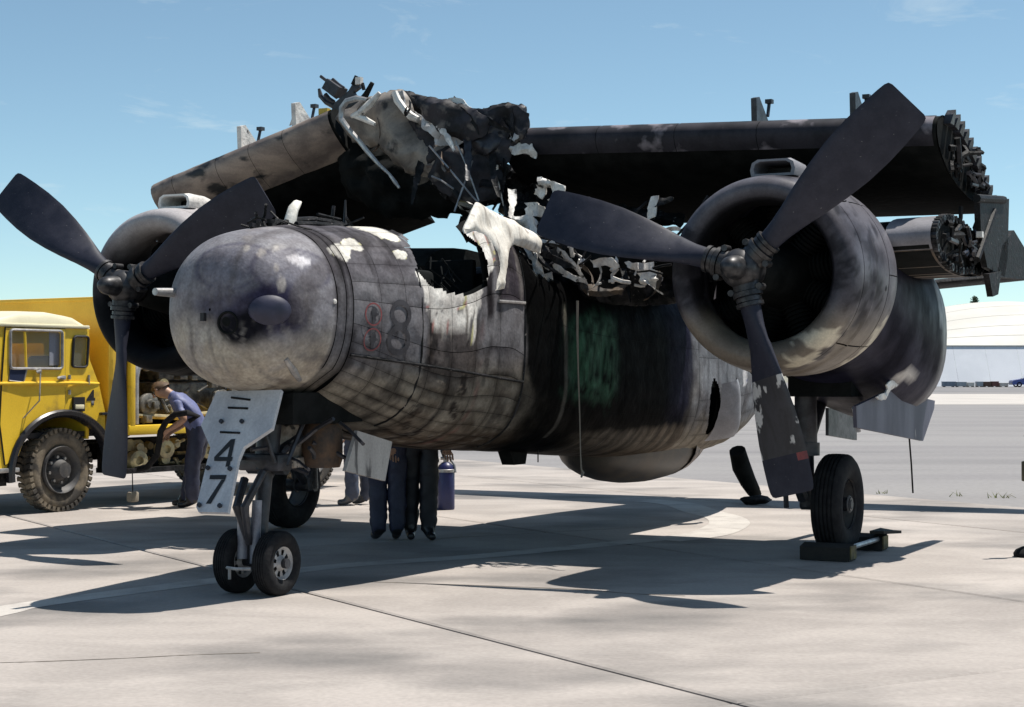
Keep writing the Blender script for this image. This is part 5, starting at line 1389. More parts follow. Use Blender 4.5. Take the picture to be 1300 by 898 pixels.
# stores along the foot of the doors
cols_ = {'blue': (.16, .20, .26), 'white': (.6, .58, .54), 'grey': (.30, .34, .38), 'brown': (.10, .055, .04), 'maroon': (.13, .05, .045)}
for k, (x0, x1, cn) in enumerate(((1196, 1212, 'blue'), (1213, 1226, 'grey'), (1227, 1236, 'white'), (1239, 1247, 'grey'), (1248, 1257, 'brown'), (1258, 1267, 'maroon'), (1268, 1279, 'white'))):
    d = 205.0; a = (x0 - 650) / 2219 * d; b = (x1 - 650) / 2219 * d; w_ = b - a
    m = M.setdefault('store_' + cn, mat('store_' + cn, cols_[cn], tuple(c * .8 for c in cols_[cn]), scale=2, rough=.7))
    h = (.62, .58, .50, .62, .60, .64, .45)[k]
    r = empty('storage_crate', ((a + b) / 2, d, 0))
    lab = {'blue': 'blue low crate at the left end of the row before the hangar doors', 'brown': 'dark brown low crate in the row before the hangar doors', 'maroon': 'maroon low crate beside the brown one before the hangar doors'}.get(cn)
    if cn == 'grey': lab = 'grey low crate right of the blue one before the hangar' if k == 1 else 'small grey crate between white and brown crates before the hangar'
    if cn == 'white': lab = 'small white crate in the middle of the hangar crate row' if k == 2 else 'white crate nearest the blue car by the hangar'
    tag(r, lab, 'crate', 'crates along the hangar front')
    mb = MB(); mb.box((0, 0, .08 + h * .4), (w_ * .96, .9, h * .8), bev=.02); mb.build('crate_body', m, r)
    mb = MB(); mb.box((0, 0, .08 + h * .85), (w_, .96, h * .12), bev=.02); mb.build('lid', m, r)
    for s in (-1, 1):
        mb = MB(); mb.box((s * w_ * .35, 0, .04), (.12, .9, .08)); mb.build('skid', M['char'], r)
# blue car nose-in from the right
def build_car():
    d = 203.0
    r = empty('parked_car', ((1283 - 650) / 2219 * d + 2.1, d, 0)); tag(r, 'small blue car parked by the hangar, cut by the right edge', 'car')
    m = mat('car_blue', (.03, .06, .26), rough=.25, grain=0)
    prof = [(-2.1, .28), (-2.12, .55), (-2.0, .78), (-1.2, .92), (-.75, .98), (-.25, 1.40), (.1, 1.47), (.9, 1.45), (1.35, 1.1), (1.95, 1.0), (2.1, .85), (2.1, .3)]
    mb = MB(); mb.prism([(x, -.78, z) for x, z in prof], (0, 1.56, 0)); body = mb.build('car_body', m, r, smooth=False)
    for pl in ([(-.68, .99), (-.24, 1.34), (.25, 1.38), (.25, .99)], [(.32, .99), (.32, 1.38), (.85, 1.36), (1.2, 1.05), (1.2, .99)]):
        mb = MB(); mb.prism([(x, -.795, z) for x, z in pl], (0, .01, 0)); mb.build('side_window', M['glassdark'], r, smooth=False)
    mb = MB(); mb.prism([(-.80, -.6, .99), (-.80, .6, .99), (-.30, .5, 1.38), (-.30, -.5, 1.38)], (-.03, 0, .02)); mb.build('windscreen', mat('bright_glass', (.4, .45, .5), rough=.1, grain=0), r, smooth=False)
    for x in (-1.3, 1.35):
        for y in (-.72, .72):
            w_ = tyre_mesh(.31, .18, .17).build('wheel', M['rubber'], r); w_.location = (x, y, .31)
            q = rim_mesh(.17, .18, 0).build('rim', M['rim'], w_)
    for y in (-.55, .55):
        mb = MB(); mb.lathe([(0, .09), (-.03, .08), (-.04, .001)], 14, o=(-2.11, y, .66)); mb.build('headlight', M['rim'], r)
    mb = MB(); mb.box((-2.14, 0, .42), (.1, 1.5, .12), bev=.03); mb.build('bumper', M['rim'], r)
build_car()
# trees beyond the hangar
M['leaf'] = mat('conifer_leaf', (.020, .042, .022), (.045, .075, .035), scale=.6, rough=.9, grain=.2)
M['leaf2'] = mat('broad_leaf', (.04, .06, .02), (.09, .10, .04), scale=.6, rough=.9, grain=.2)
M['bark'] = mat('bark', (.10, .075, .055), rough=.95)
def tree(px, ytop, d, conifer, label, seed, wd):
    random.seed(seed)
    x = (px - 650) / 2219 * d; h = 1.54 + (474.8 - ytop) / 2219 * d
    r = empty('conifer_tree' if conifer else 'broadleaf_tree', (x, d, 0)); tag(r, label, 'tree')
    mb = MB(); mb.tube([(0, 0, 0), (.1, 0, h * .5), (0, 0, h * .97)], [.35, .22, .04], 8)
    L_ = []
    for k in range(34):
        t = .30 + .68 * k / 34
        a = k * 2.4; ln = wd * (1.05 - t) * random.uniform(.55, 1.15) if conifer else wd * math.sqrt(max(.05, 1 - ((t - .68) / .36) ** 2)) * random.uniform(.6, 1)
        p = Vector((0, 0, h * t)); e = p + Vector((math.cos(a) * ln, math.sin(a) * ln, ln * (.10 if conifer else .45)))
        mb.tube([p, e], [.06, .015], 5); L_.append((p, e))
    mb.build('trunk', M['bark'], r)
    vs, fs = [], []
    for p, e in L_:
        for q in range(60):
            t = random.uniform(.15, 1.08); c = p.lerp(e, t) + Vector((random.gauss(0, .22), random.gauss(0, .22), random.gauss(0, .16)))
            s = random.uniform(.10, .24)
            a = Vector((random.uniform(-1, 1), random.uniform(-1, 1), random.uniform(-.6, .6))).normalized() * s
            b_ = a.cross(Vector((random.uniform(-1, 1), random.uniform(-1, 1), random.uniform(-1, 1)))).normalized() * s * .5
            i0 = len(vs); vs += [c - a, c + b_, c + a, c - b_]; fs.append((i0, i0 + 1, i0 + 2, i0 + 3))
    nmesh('crown', vs, fs, M['leaf'] if conifer else M['leaf2'], r, smooth=False)
tree(1238, 374, 285, True, 'dark conifer tree showing above the hangar roof', 3, 3.2)
tree(1216, 394, 285, False, 'rounded green tree behind the left shoulder of the hangar roof', 5, 2.6)
tree(1204, 396, 292, False, 'small tree mostly hidden behind the engine nacelle by hangar', 8, 1.8)
# tufts of weed along the slab edge
M['weed'] = mat('weed_green', (.16, .20, .05), (.24, .22, .08), scale=9, rough=.9)
for p, n_, lb in zip([(6.101, 21.927, 0.0), (5.66, 22.211, 0.0), (4.783, 22.651, 0.0)], (16, 5, 7), ('yellow green weed tuft at the slab edge on the right', 'tiny weed sprig at the slab edge below the hanging cord', 'brown green weed tuft at the slab edge beside the tyre')):
    mb = MB(); random.seed(n_)
    for i in range(n_):
        a = Vector((random.gauss(0, .11), random.gauss(0, .06), 0)); b = a + Vector((random.gauss(0, .05), random.gauss(0, .05), random.uniform(.03, .08)))
        mb.prism([a, a + Vector((.014, 0, 0)), b], (0, .004, 0))
    o = mb.build('weed_tuft', M['weed'], None, smooth=False); o.location = (p[0], p[1], -.01); tag(o, lb, 'weed')
# ------------------------------------------------------------------ yellow truck
TH_ = Vector((-.545, -.839, 0)).normalized(); TL = Vector((-TH_.y, TH_.x, 0))
org = Vector((-5.1, 19.4, 0)) - TL * 1.1
TK = 1.2                                    # cab and body length factor along the truck
truck = empty('utility_truck', org, math.atan2(TH_.y, TH_.x))
tag(truck, 'yellow forward control truck with cream cab roof and open pump bay parked at left', 'truck')
M['yellow'] = mat('truck_yellow', (.90, .60, .04), (.82, .53, .03), scale=2, rough=.42, grain=.07, bump=.04, rvar=.12, c3=(.46, .29, .05), s3=4, t3=(.60, .78))
M['yellow2'] = mat('body_yellow', (.78, .50, .045), (.68, .42, .035), scale=1.2, rough=.5, grain=.06)
M['cream'] = mat('roof_cream', (.80, .74, .52), (.72, .66, .46), scale=2, rough=.4, grain=.04)
M['fender'] = mat('black_fender', (.012, .012, .016), rough=.28, grain=0)
M['machine'] = mat('pump_metal', (.24, .225, .19), (.07, .065, .06), scale=9, rough=.5, metal=.3, bump=.2)
M['brass'] = mat('pale_brass', (.46, .38, .20), (.25, .21, .13), scale=9, rough=.5, metal=.3)
M['dusty'] = mat('dusty_tyre', (.20, .165, .12), (.05, .045, .04), scale=5, lo=.42, hi=.62, rough=.95, bump=.2)
glass = bpy.data.materials.new('cab_glass'); glass.use_nodes = True
b_ = glass.node_tree.nodes['Principled BSDF']; b_.inputs['Base Color'].default_value = (.80, .84, .86, 1); b_.inputs['Roughness'].default_value = .04; b_.inputs['Transmission Weight'].default_value = .92; b_.inputs['IOR'].default_value = 1.1
def panel_holes(name, outer, holes, y0, y1, m, parent, axis='Y', label=None):
    """flat plate with window openings; points in (a, z)"""
    bm = bmesh.new()
    def P(a, z, d): return (a, d, z) if axis == 'Y' else (d, a, z)
    eds = []
    for loop in [outer] + holes:
        vs = [bm.verts.new(P(a, z, y0)) for a, z in loop]
        for i in range(len(vs)): eds.append(bm.edges.new((vs[i - 1], vs[i])))
    bmesh.ops.triangle_fill(bm, use_beauty=True, use_dissolve=False, edges=eds)
    fs = bm.faces[:]
    ret = bmesh.ops.extrude_face_region(bm, geom=fs)
    d = y1 - y0
    for v in [g for g in ret['geom'] if isinstance(g, bmesh.types.BMVert)]:
        v.co += Vector((0, d, 0)) if axis == 'Y' else Vector((d, 0, 0))
    bmesh.ops.recalc_face_normals(bm, faces=bm.faces[:])
    me = bpy.data.meshes.new(name); bm.to_mesh(me); bm.free(); me.materials.append(m)
    o = bpy.data.objects.new(name, me); return link(o, parent)
def rr(a0, a1, z0, z1, r, sk=0.0, n=4):
    out = []
    for (ca, cz, s0) in ((a1 - r, z1 - r, 0), (a0 + r, z1 - r, 90), (a0 + r, z0 + r, 180), (a1 - r, z0 + r, 270)):
        for i in range(n + 1):
            t = R(s0 + 90 * i / n); z = cz + r * math.sin(t)
            out.append((ca + r * math.cos(t) + sk * (z - z0), z))
    return out
arch = [(-.60 + 0, .80)] + [(-.12 + .60 * math.cos(R(a)), .46 + .66 * math.sin(R(a))) for a in range(150, -1, -12)]
cab_side = [(.88, .50), (.90, 1.0), (.86, 1.42), (.70, 2.09), (-.42, 2.07), (-.46, 1.70), (-.58, 1.42), (-.66, 1.1), (-.66, .84)] + arch[1:] + [(.64, .50)]
win = [(.33, 1.61), (.51, 2.0), (-.10, 2.0), (-.10, 1.62)]
win_q = [(.53, 1.50), (.60, 1.62), (.55, 1.99), (.525, 2.0), (.355, 1.61), (.36, 1.48)]
qwin = rr(-.42, -.235, 1.62, 1.965, .035, -.06)
for s in (1, -1):
    o = panel_holes('cab_side', cab_side, [rr(-.10, .52, 1.60, 2.01, .03), qwin], 1.10 * s, 1.05 * s, M['yellow'], truck)
    if s > 0: cabn = o
# door skin standing slightly proud, with its window frame
dpoly = [(.56, .56), (.62, 1.0), (.60, 1.45), (.56, 2.04), (-.14, 2.04), (-.14, 1.2)] + [(-.12 + .56 * math.cos(R(a)), .46 + .63 * math.sin(R(a))) for a in range(90, -1, -12) if .46 + .63 * math.sin(R(a)) > .6]
door_t = panel_holes('cab_door', dpoly, [rr(-.09, .505, 1.61, 2.005, .03)], 1.101, 1.118, M['yellow'], truck)
mb = MB(); lp = [Vector((a, 1.106, z)) for a, z in dpoly]; mb.tube(lp + [lp[0]], .011, 5); mb.build('door_seal', M['black'], door_t)
mb = MB()
lp = [Vector((a, 1.124, z)) for a, z in rr(-.10, .515, 1.60, 2.02, .035)]; mb.tube(lp + [lp[0]], .016, 6); mb.build('window_frame', M['bare'], door_t)
mb = MB(); mb.tube([(.33, 1.12, 1.61), (.345, 1.12, 2.0)], .012, 6); mb.build('window_bar', M['yellow'], door_t)
mb = MB(); mb.box((.20, 1.075, 1.8), (.56, .008, .40)); mb.build('window_pane', glass, door_t)
mb = MB(); mb.box((-.04, 1.08, 1.82), (.13, .01, .37)); mb.build('blind', mat('blue_grey_blind', (.25, .27, .33), rough=.7), door_t)
lower = [(.32, 1.60), (.52, 1.60), (.53, 1.47), (.36, 1.45)]
mb = MB(); mb.prism([(a, 1.119, z) for a, z in lower], (0, .006, 0)); mb.build('quarter_pane', mat('dark_blue_glass', (.03, .04, .08), rough=.1, grain=0), door_t, smooth=False)
mb = MB(); lp = [Vector((a, 1.122, z)) for a, z in lower]; mb.tube(lp + [lp[0]], .010, 6); mb.build('window_frame', M['bare'], door_t)
mb = MB(); lp = [Vector((a, 1.108, z)) for a, z in qwin]; mb.tube(lp + [lp[0]], .014, 6); mb.build('window_frame', M['black'], cabn)
mb = MB(); mb.prism([(a, 1.07, z) for a, z in qwin], (0, .008, 0)); mb.build('window_pane', glass, cabn, smooth=False)
mb = MB(); mb.tube([(-.13, 1.125, 1.50), (-.05, 1.145, 1.50), (-.03, 1.145, 1.49)], .016, 8); mb.box((-.11, 1.13, 1.50), (.05, .03, .045), bev=.008); mb.build('door_handle', M['rim'], door_t)
for z in (1.50, 1.33):
    mb = MB(); mb.tube([(-.20, 1.112, z - .02), (-.20, 1.112, z + .03)], .014, 8); mb.build('hinge', M['bare'], cabn)
mb = MB(); mb.tube([(-.44, 1.112, 1.42), (-.44, 1.112, 1.53)], .012, 6); mb.build('hinge', M['bare'], cabn)
mb = MB(); mb.tube([(.9, 1.10, 1.435), (.3, 1.135, 1.44), (-.2, 1.13, 1.44), (-.58, 1.09, 1.43)], .018, 8); mb.build('belt_line', M['yellow'], cabn)
mb = MB(); mb.tube([(.18, 1.15, 1.60), (.26, 1.24, 1.25), (.36, 1.12, 1.06)], .007, 6); mb.tube([(.22, 1.14, 1.56), (.18, 1.16, 1.58)], .02, 6); mb.build('mirror_stay', M['bare'], door_t)
mb = MB(); mb.box((-.31, 1.113, 1.20), (.14, .03, .16)); mb.build('lamp_housing', M['black'], cabn)
mb = MB(); mb.box((-.31, 1.132, 1.17), (.11, .02, .05), bev=.006); mb.build('side_lamp', M['cream'], cabn)
text_on('number_four', '4', (-.475, 1.101, 1.26), (-1, 0, 0), (0, 0, 1), (0, 1, 0), .24, M['black'], cabn, xs=.9, font_w=.006, z=.004)
# back, front and floor of the cab
panel_holes('cab_back', [(-1.04, .8), (1.04, .8), (1.04, 1.42), (1.04, 2.07), (-1.04, 2.07), (-1.04, 1.42)], [rr(-.35, .35, 1.55, 1.9, .05)], -.50, -.46, M['yellow'], truck, 'X')
front_b = panel_holes('cab_front', [(-1.04, .5), (1.04, .5), (1.04, 1.42), (-1.04, 1.42)], [], .89, .86, M['yellow'], truck, 'X')
mb = MB()
for y in (-1.03, 0, 1.03): mb.tube([(.86, y, 1.42), (.70, y, 2.08)], .03, 6)
mb.build('screen_pillar', M['yellow'], truck)
mb = MB(); mb.prism([(.84, -1.0, 1.45), (.84, 1.0, 1.45), (.71, 1.0, 2.05), (.71, -1.0, 2.05)], (.01, 0, 0)); mb.build('windscreen', glass, truck, smooth=False)
for y in (-.8, .8):
    mb = MB(); mb.lathe([(0, .11), (.04, .11), (.06, .09), (.065, .001)], 20, o=(.89, y, .98)); mb.build('headlight', M['rim'], truck)
mb = MB(); mb.box((.92, 0, .62), (.08, 2.1, .16), bev=.03); mb.build('bumper', M['cream'], truck)
mb = MB(); mb.tube([(.90, 1.07, 1.33), (.97, 1.12, 1.33)], .05, 10); mb.tube([(.90, 1.08, 1.20), (.97, 1.13, 1.19)], .045, 10); mb.tube([(.88, 1.1, .98), (.97, 1.13, 1.0)], .055, 10); mb.build('corner_lamp', M['black'], truck)
mb = MB(); mb.box((.12, 0, .86), (1.4, 2.05, .06)); mb.box((.05, 0, 1.12), (.7, .9, .45), bev=.05); mb.build('cab_floor', M['black'], truck)
for y in (.55, -.55):
    mb = MB(); mb.box((-.10, y, 1.25), (.42, .5, .14), bev=.04); mb.box((-.32, y, 1.52), (.10, .48, .46), bev=.04); mb.build('cab_seat', mat('seat_vinyl', (.05, .045, .04), rough=.6), truck)
mb = MB(); pr = [(.76, 2.09), (.70, 2.13), (.4, 2.20), (0, 2.215), (-.25, 2.18), (-.40, 2.10), (-.46, 2.06)]
rows = []
for y, dz in ((-1.115, -1), (-1.11, -.055), (-1.08, -.01), (-.95, .015), (-.5, .035), (0, .04), (.5, .035), (.95, .015), (1.08, -.01), (1.11, -.055), (1.115, -1)):
    rows.append([Vector((x, y, max(2.052, z + dz) if 0 < k < 6 else max(2.052, z + max(-.05, min(0, dz)) * .3))) for k, (x, z) in enumerate(pr)])
mb.grid(rows)
rows2 = [[Vector((v.x, v.y, 2.05)) for v in (r[0], r[-1])] for r in rows]
mb.grid(rows2); mb.build('cab_roof', M['cream'], truck)
mb = MB(); mb.box((.14, 1.10, 2.072), (1.16, .06, .035), bev=.01); mb.build('roof_gutter', M['cream'], truck)
# fender arch
vs = []
for a in range(168, -9, -8):
    c_, s_ = math.cos(R(a)), math.sin(R(a))
    vs.append([Vector((-.12 + r_ * c_ * 1.0, y, .46 + r_ * s_ * 1.04)) for r_, y in ((.58, 1.02), (.62, 1.03), (.655, 1.10), (.66, 1.14), (.64, 1.165), (.60, 1.16), (.575, 1.12))])
vs = [[v for v in r] for r in vs]
mb = MB(); mb.grid(vs, wrap=True)
mb.box((-.66, 1.08, 1.085), (.16, .15, .035), bev=.015)
mb.build('fender', M['fender'], truck)
mb = MB(); mb.box((.62, 1.0, .50), (.42, .28, .05), bev=.01); mb.build('step', M['bare'], truck)
mb = MB(); mb.box((.75, .95, .40), (.5, .2, .14)); mb.build('step_bracket', M['char'], truck)
# wheels
def lorry_tyre(rad, wd, rim):
    mb = tyre_mesh(rad * .975, wd, rim)
    for i in range(40):
        a = 2 * math.pi * i / 40
        for s in (-1, 1):
            mb.box((0, 0, 0), (.045, wd * .46, .02), rot=None)
            b0 = len(mb.v) - 8
            Mx = Matrix.Rotation(a, 4, 'Y') @ Matrix.Translation((0, s * wd * .27, rad * .985)) @ Matrix.Rotation(s * .3, 4, 'Z')
            for q in range(b0, b0 + 8): mb.v[q] = Mx @ mb.v[q]
            mb.box((0, 0, 0), (.04, .02, .05), rot=None)
            b0 = len(mb.v) - 8
            Mx = Matrix.Rotation(a, 4, 'Y') @ Matrix.Translation((0, s * wd * .47, rad * .95))
            for q in range(b0, b0 + 8): mb.v[q] = Mx @ mb.v[q]
    return mb
proto = None
def wheel(x, y, sgn):
    global proto
    if proto is None:
        w_ = lorry_tyre(.465, .21, .27).build('wheel', M['dusty'], truck, smooth=True)
        r_ = MB(); r_.lathe([(.10, .27), (.125, .262), (.11, .235), (.03, .20), (.02, .16), (.06, .13), (.10, .11), (.13, .09), (.16, .085), (.165, .001)], 30, ax='Y')
        r_.lathe([(-.1, .262), (.1, .262)], 30, ax='Y')
        r_ = r_.build('rim', M['darkrim'], w_)
        for k in range(8):
            a = k * math.pi / 4
            q = MB(); q.tube([(.145 * math.cos(a), .03, .145 * math.sin(a)), (.145 * math.cos(a), .075, .145 * math.sin(a))], .018, 6); q.build('wheel_nut', M['bare'], w_)
        proto = w_; o = w_
    else:
        o = dup(proto, truck)
    o.location = (x, y, .47); o.rotation_euler = (0, random.random(), 0 if sgn > 0 else math.pi)
wheel(-.165, .97, 1); wheel(-.165, -.97, -1); wheel(-3.8 * TK, .97, 1); wheel(-3.8 * TK, -.97, -1)
# chassis, body and pump bay
mb = MB()
for y in (.42, -.42): mb.box((-1.9, y, .62), (5.4, .09, .2))
for x in (0, -3.8): mb.tube([(x, -.9, .47), (x, .9, .47)], .06, 8)
for x in (-.7, -2, -3.2, -4.4): mb.box((x, 0, .62), (.08, .84, .14))
mb.build('chassis', M['char'], truck)
BX0, BX1, BY, BZ0, BZ1 = -.70, -4.7, 1.12, .83, 2.43
mb = MB(); mb.box(((BX0 + BX1) / 2, 0, .87), (BX0 - BX1, 2 * BY, .07)); mb.box(((BX0 + BX1) / 2, 0, BZ1 - .02), (BX0 - BX1 + .02, 2 * BY + .12, .05), bev=.015)
mb.box((BX0 - .02, 0, 1.64), (.04, 2 * BY, BZ1 - BZ0 - .1)); mb.box((BX1 + .02, 0, 1.64), (.04, 2 * BY, BZ1 - BZ0 - .1)); mb.box(((BX0 + BX1) / 2, -BY + .02, 1.64), (BX0 - BX1 - .1, .04, BZ1 - BZ0 - .12)); mb.box((-.94, 0, 1.64), (.03, 2 * BY - .06, 1.5)); mb.box((-3.2, 0, 1.64), (.03, 2 * BY - .06, 1.5))
mb.build('pump_body', M['yellow2'], truck)
mb = MB(); mb.box((-.81, BY - .015, 1.63), (.24, .03, 1.52), bev=.01); mb.build('body_side_sheet', M['yellow2'], truck)
mb = MB(); mb.box((-3.95, BY - .015, 1.63), (1.5, .03, 1.52), bev=.01); mb.build('body_side_sheet', M['yellow2'], truck)
mb = MB(); mb.box((-.975, BY + .01, 1.6), (.07, .07, 1.5), bev=.01); mb.build('bay_post', M['yellow'], truck)
mb = MB(); mb.box((-3.15, BY + .01, 1.6), (.07, .07, 1.5), bev=.01); mb.build('bay_post', M['yellow'], truck)
mb = MB(); mb.box((-2.05, BY + .012, .885), (2.26, .07, .115), bev=.012); mb.build('bay_rail', M['yellow'], truck)
mb = MB(); mb.box((-2.05, BY + .012, 2.30), (2.26, .07, .14), bev=.012); mb.build('bay_rail', M['yellow'], truck)
mb = MB(); mb.box((-2.05, .1, 1.55), (2.1, .05, 1.3)); mb.build('bay_back', M['soot'], truck)
eng_ = MB(); eng_.box((-2.1, .55, 1.22), (1.1, .5, .45), bev=.05); eng_.box((-2.1, .55, 1.55), (.8, .35, .2), bev=.04)
pump = eng_.build('pump_engine', M['machine'], truck)
for (x, z, r_) in ((-1.35, 1.18, .13), (-1.75, 1.08, .10), (-2.4, 1.2, .15), (-1.55, 1.42, .07), (-2.75, 1.1, .12)):
    q = MB(); q.lathe([(-.05, r_), (.0, r_), (.01, r_ * .9), (.01, r_ * .45), (.04, r_ * .4), (.04, .001)], 20, o=(x, .98, z), ax='Y'); q.build('pulley', M['machine'] if r_ > .1 else M['brass'], pump)
q = MB(); q.tube([(-1.12, 1.0, .95), (-1.12, 1.0, 1.5), (-1.15, 1.0, 1.62), (-1.25, 1.0, 1.66), (-1.34, .95, 1.62)], .055, 10); q.build('curved_pipe', M['bare'], truck)
q = MB(); q.tube([(-1.2, .95, 1.05), (-1.6, 1.0, 1.02), (-2.2, .98, 1.05)], .03, 8); q.tube([(-1.9, .95, 1.6), (-2.5, .9, 1.7), (-2.9, .8, 1.5)], .03, 8); q.build('curved_pipe', M['brass'], truck)
random.seed(41); q = MB()
for i in range(46):
    p = Vector((random.uniform(-3.0, -1.1), random.uniform(.82, 1.02), random.uniform(.98, 1.75)))
    if i % 2: q.box(p, [random.uniform(.03, .12) for _ in range(3)], bev=.006)
    else: q.tube([p, p + Vector((random.uniform(-.2, .2), random.uniform(-.05, .05), random.uniform(-.2, .2)))], random.uniform(.01, .025), 6)
o = q.build('bay_machinery', M['machine'], truck); o['kind'] = 'stuff'
q = MB()
for i in range(40):
    p = Vector((random.uniform(-2.6, -.95), random.uniform(.75, 1.05), random.uniform(.42, .76)))
    if i % 2: q.lathe([(-.03, .001), (-.03, random.uniform(.03, .075)), (.03, random.uniform(.03, .075)), (.03, .001)], 10, o=p, ax='Y')
    else: q.tube([p, p + Vector((random.uniform(-.3, .3), random.uniform(-.05, .05), random.uniform(-.1, .1)))], random.uniform(.012, .03), 6)
o = q.build('valve_gear', M['brass'], truck); o['kind'] = 'stuff'
for (x, z, r_) in ((-1.5, .64, .11), (-1.12, .52, .12), (-2.1, .6, .1)):
    q = MB(); q.lathe([(-.06, r_ * .7), (-.05, r_), (.04, r_), (.05, r_ * .7), (.05, r_ * .45), (.02, r_ * .4), (.02, .001)], 20, o=(x, 1.05, z), ax='Y'); q.build('valve_flange', M['brass'], truck)
q = MB(); q.box((-1.75, .9, .41), (1.7, .5, .06)); q.box((-1.75, .7, .58), (1.7, .06, .4)); q.build('valve_tray', M['char'], truck)
q = MB(); q.tube([(-.985, 1.14, .42), (-.985, 1.15, .16)], .006, 5); q.build('earth_strap', M['char'], truck)
q = MB(); q.box((-.985, 1.15, .11), (.11, .09, .12), bev=.02); q.build('earth_weight', mat('rusty_weight', (.30, .26, .20), rough=.9), truck)
# dark suction hose from the bay to the man's hands (top-level: it lies in his hands)

def stretch(o):
    for ch in o.children:
        if ch.name.startswith('wheel'): continue
        for v in ch.data.vertices: v.co.x *= TK
        stretch(ch)
stretch(truck)
# ------------------------------------------------------------------ people
def mskin(name, c, rough=.6, c2=None, sc=14): return mat(name, c, c2 or tuple(x * .75 for x in c), scale=sc, rough=rough, bump=.12, bscale=20)
M['flesh'] = mskin('skin_tone', (.42, .24, .16), .5, (.36, .20, .13))
M['navy'] = mskin('navy_trousers', (.020, .024, .055)); M['blueshirt'] = mskin('blue_shirt', (.13, .15, .30)); M['denim'] = mskin('denim', (.05, .065, .11))
M['shoe'] = mskin('black_shoe', (.012, .012, .014), .35); M['hair'] = mskin('brown_hair', (.10, .055, .025), .7, None, 40); M['olive'] = mskin('olive_overall', (.09, .085, .05)); M['darknavy'] = mskin('dark_overall', (.009, .010, .016)); M['shoegrey'] = mskin('scuffed_shoe', (.10, .10, .11), .3)

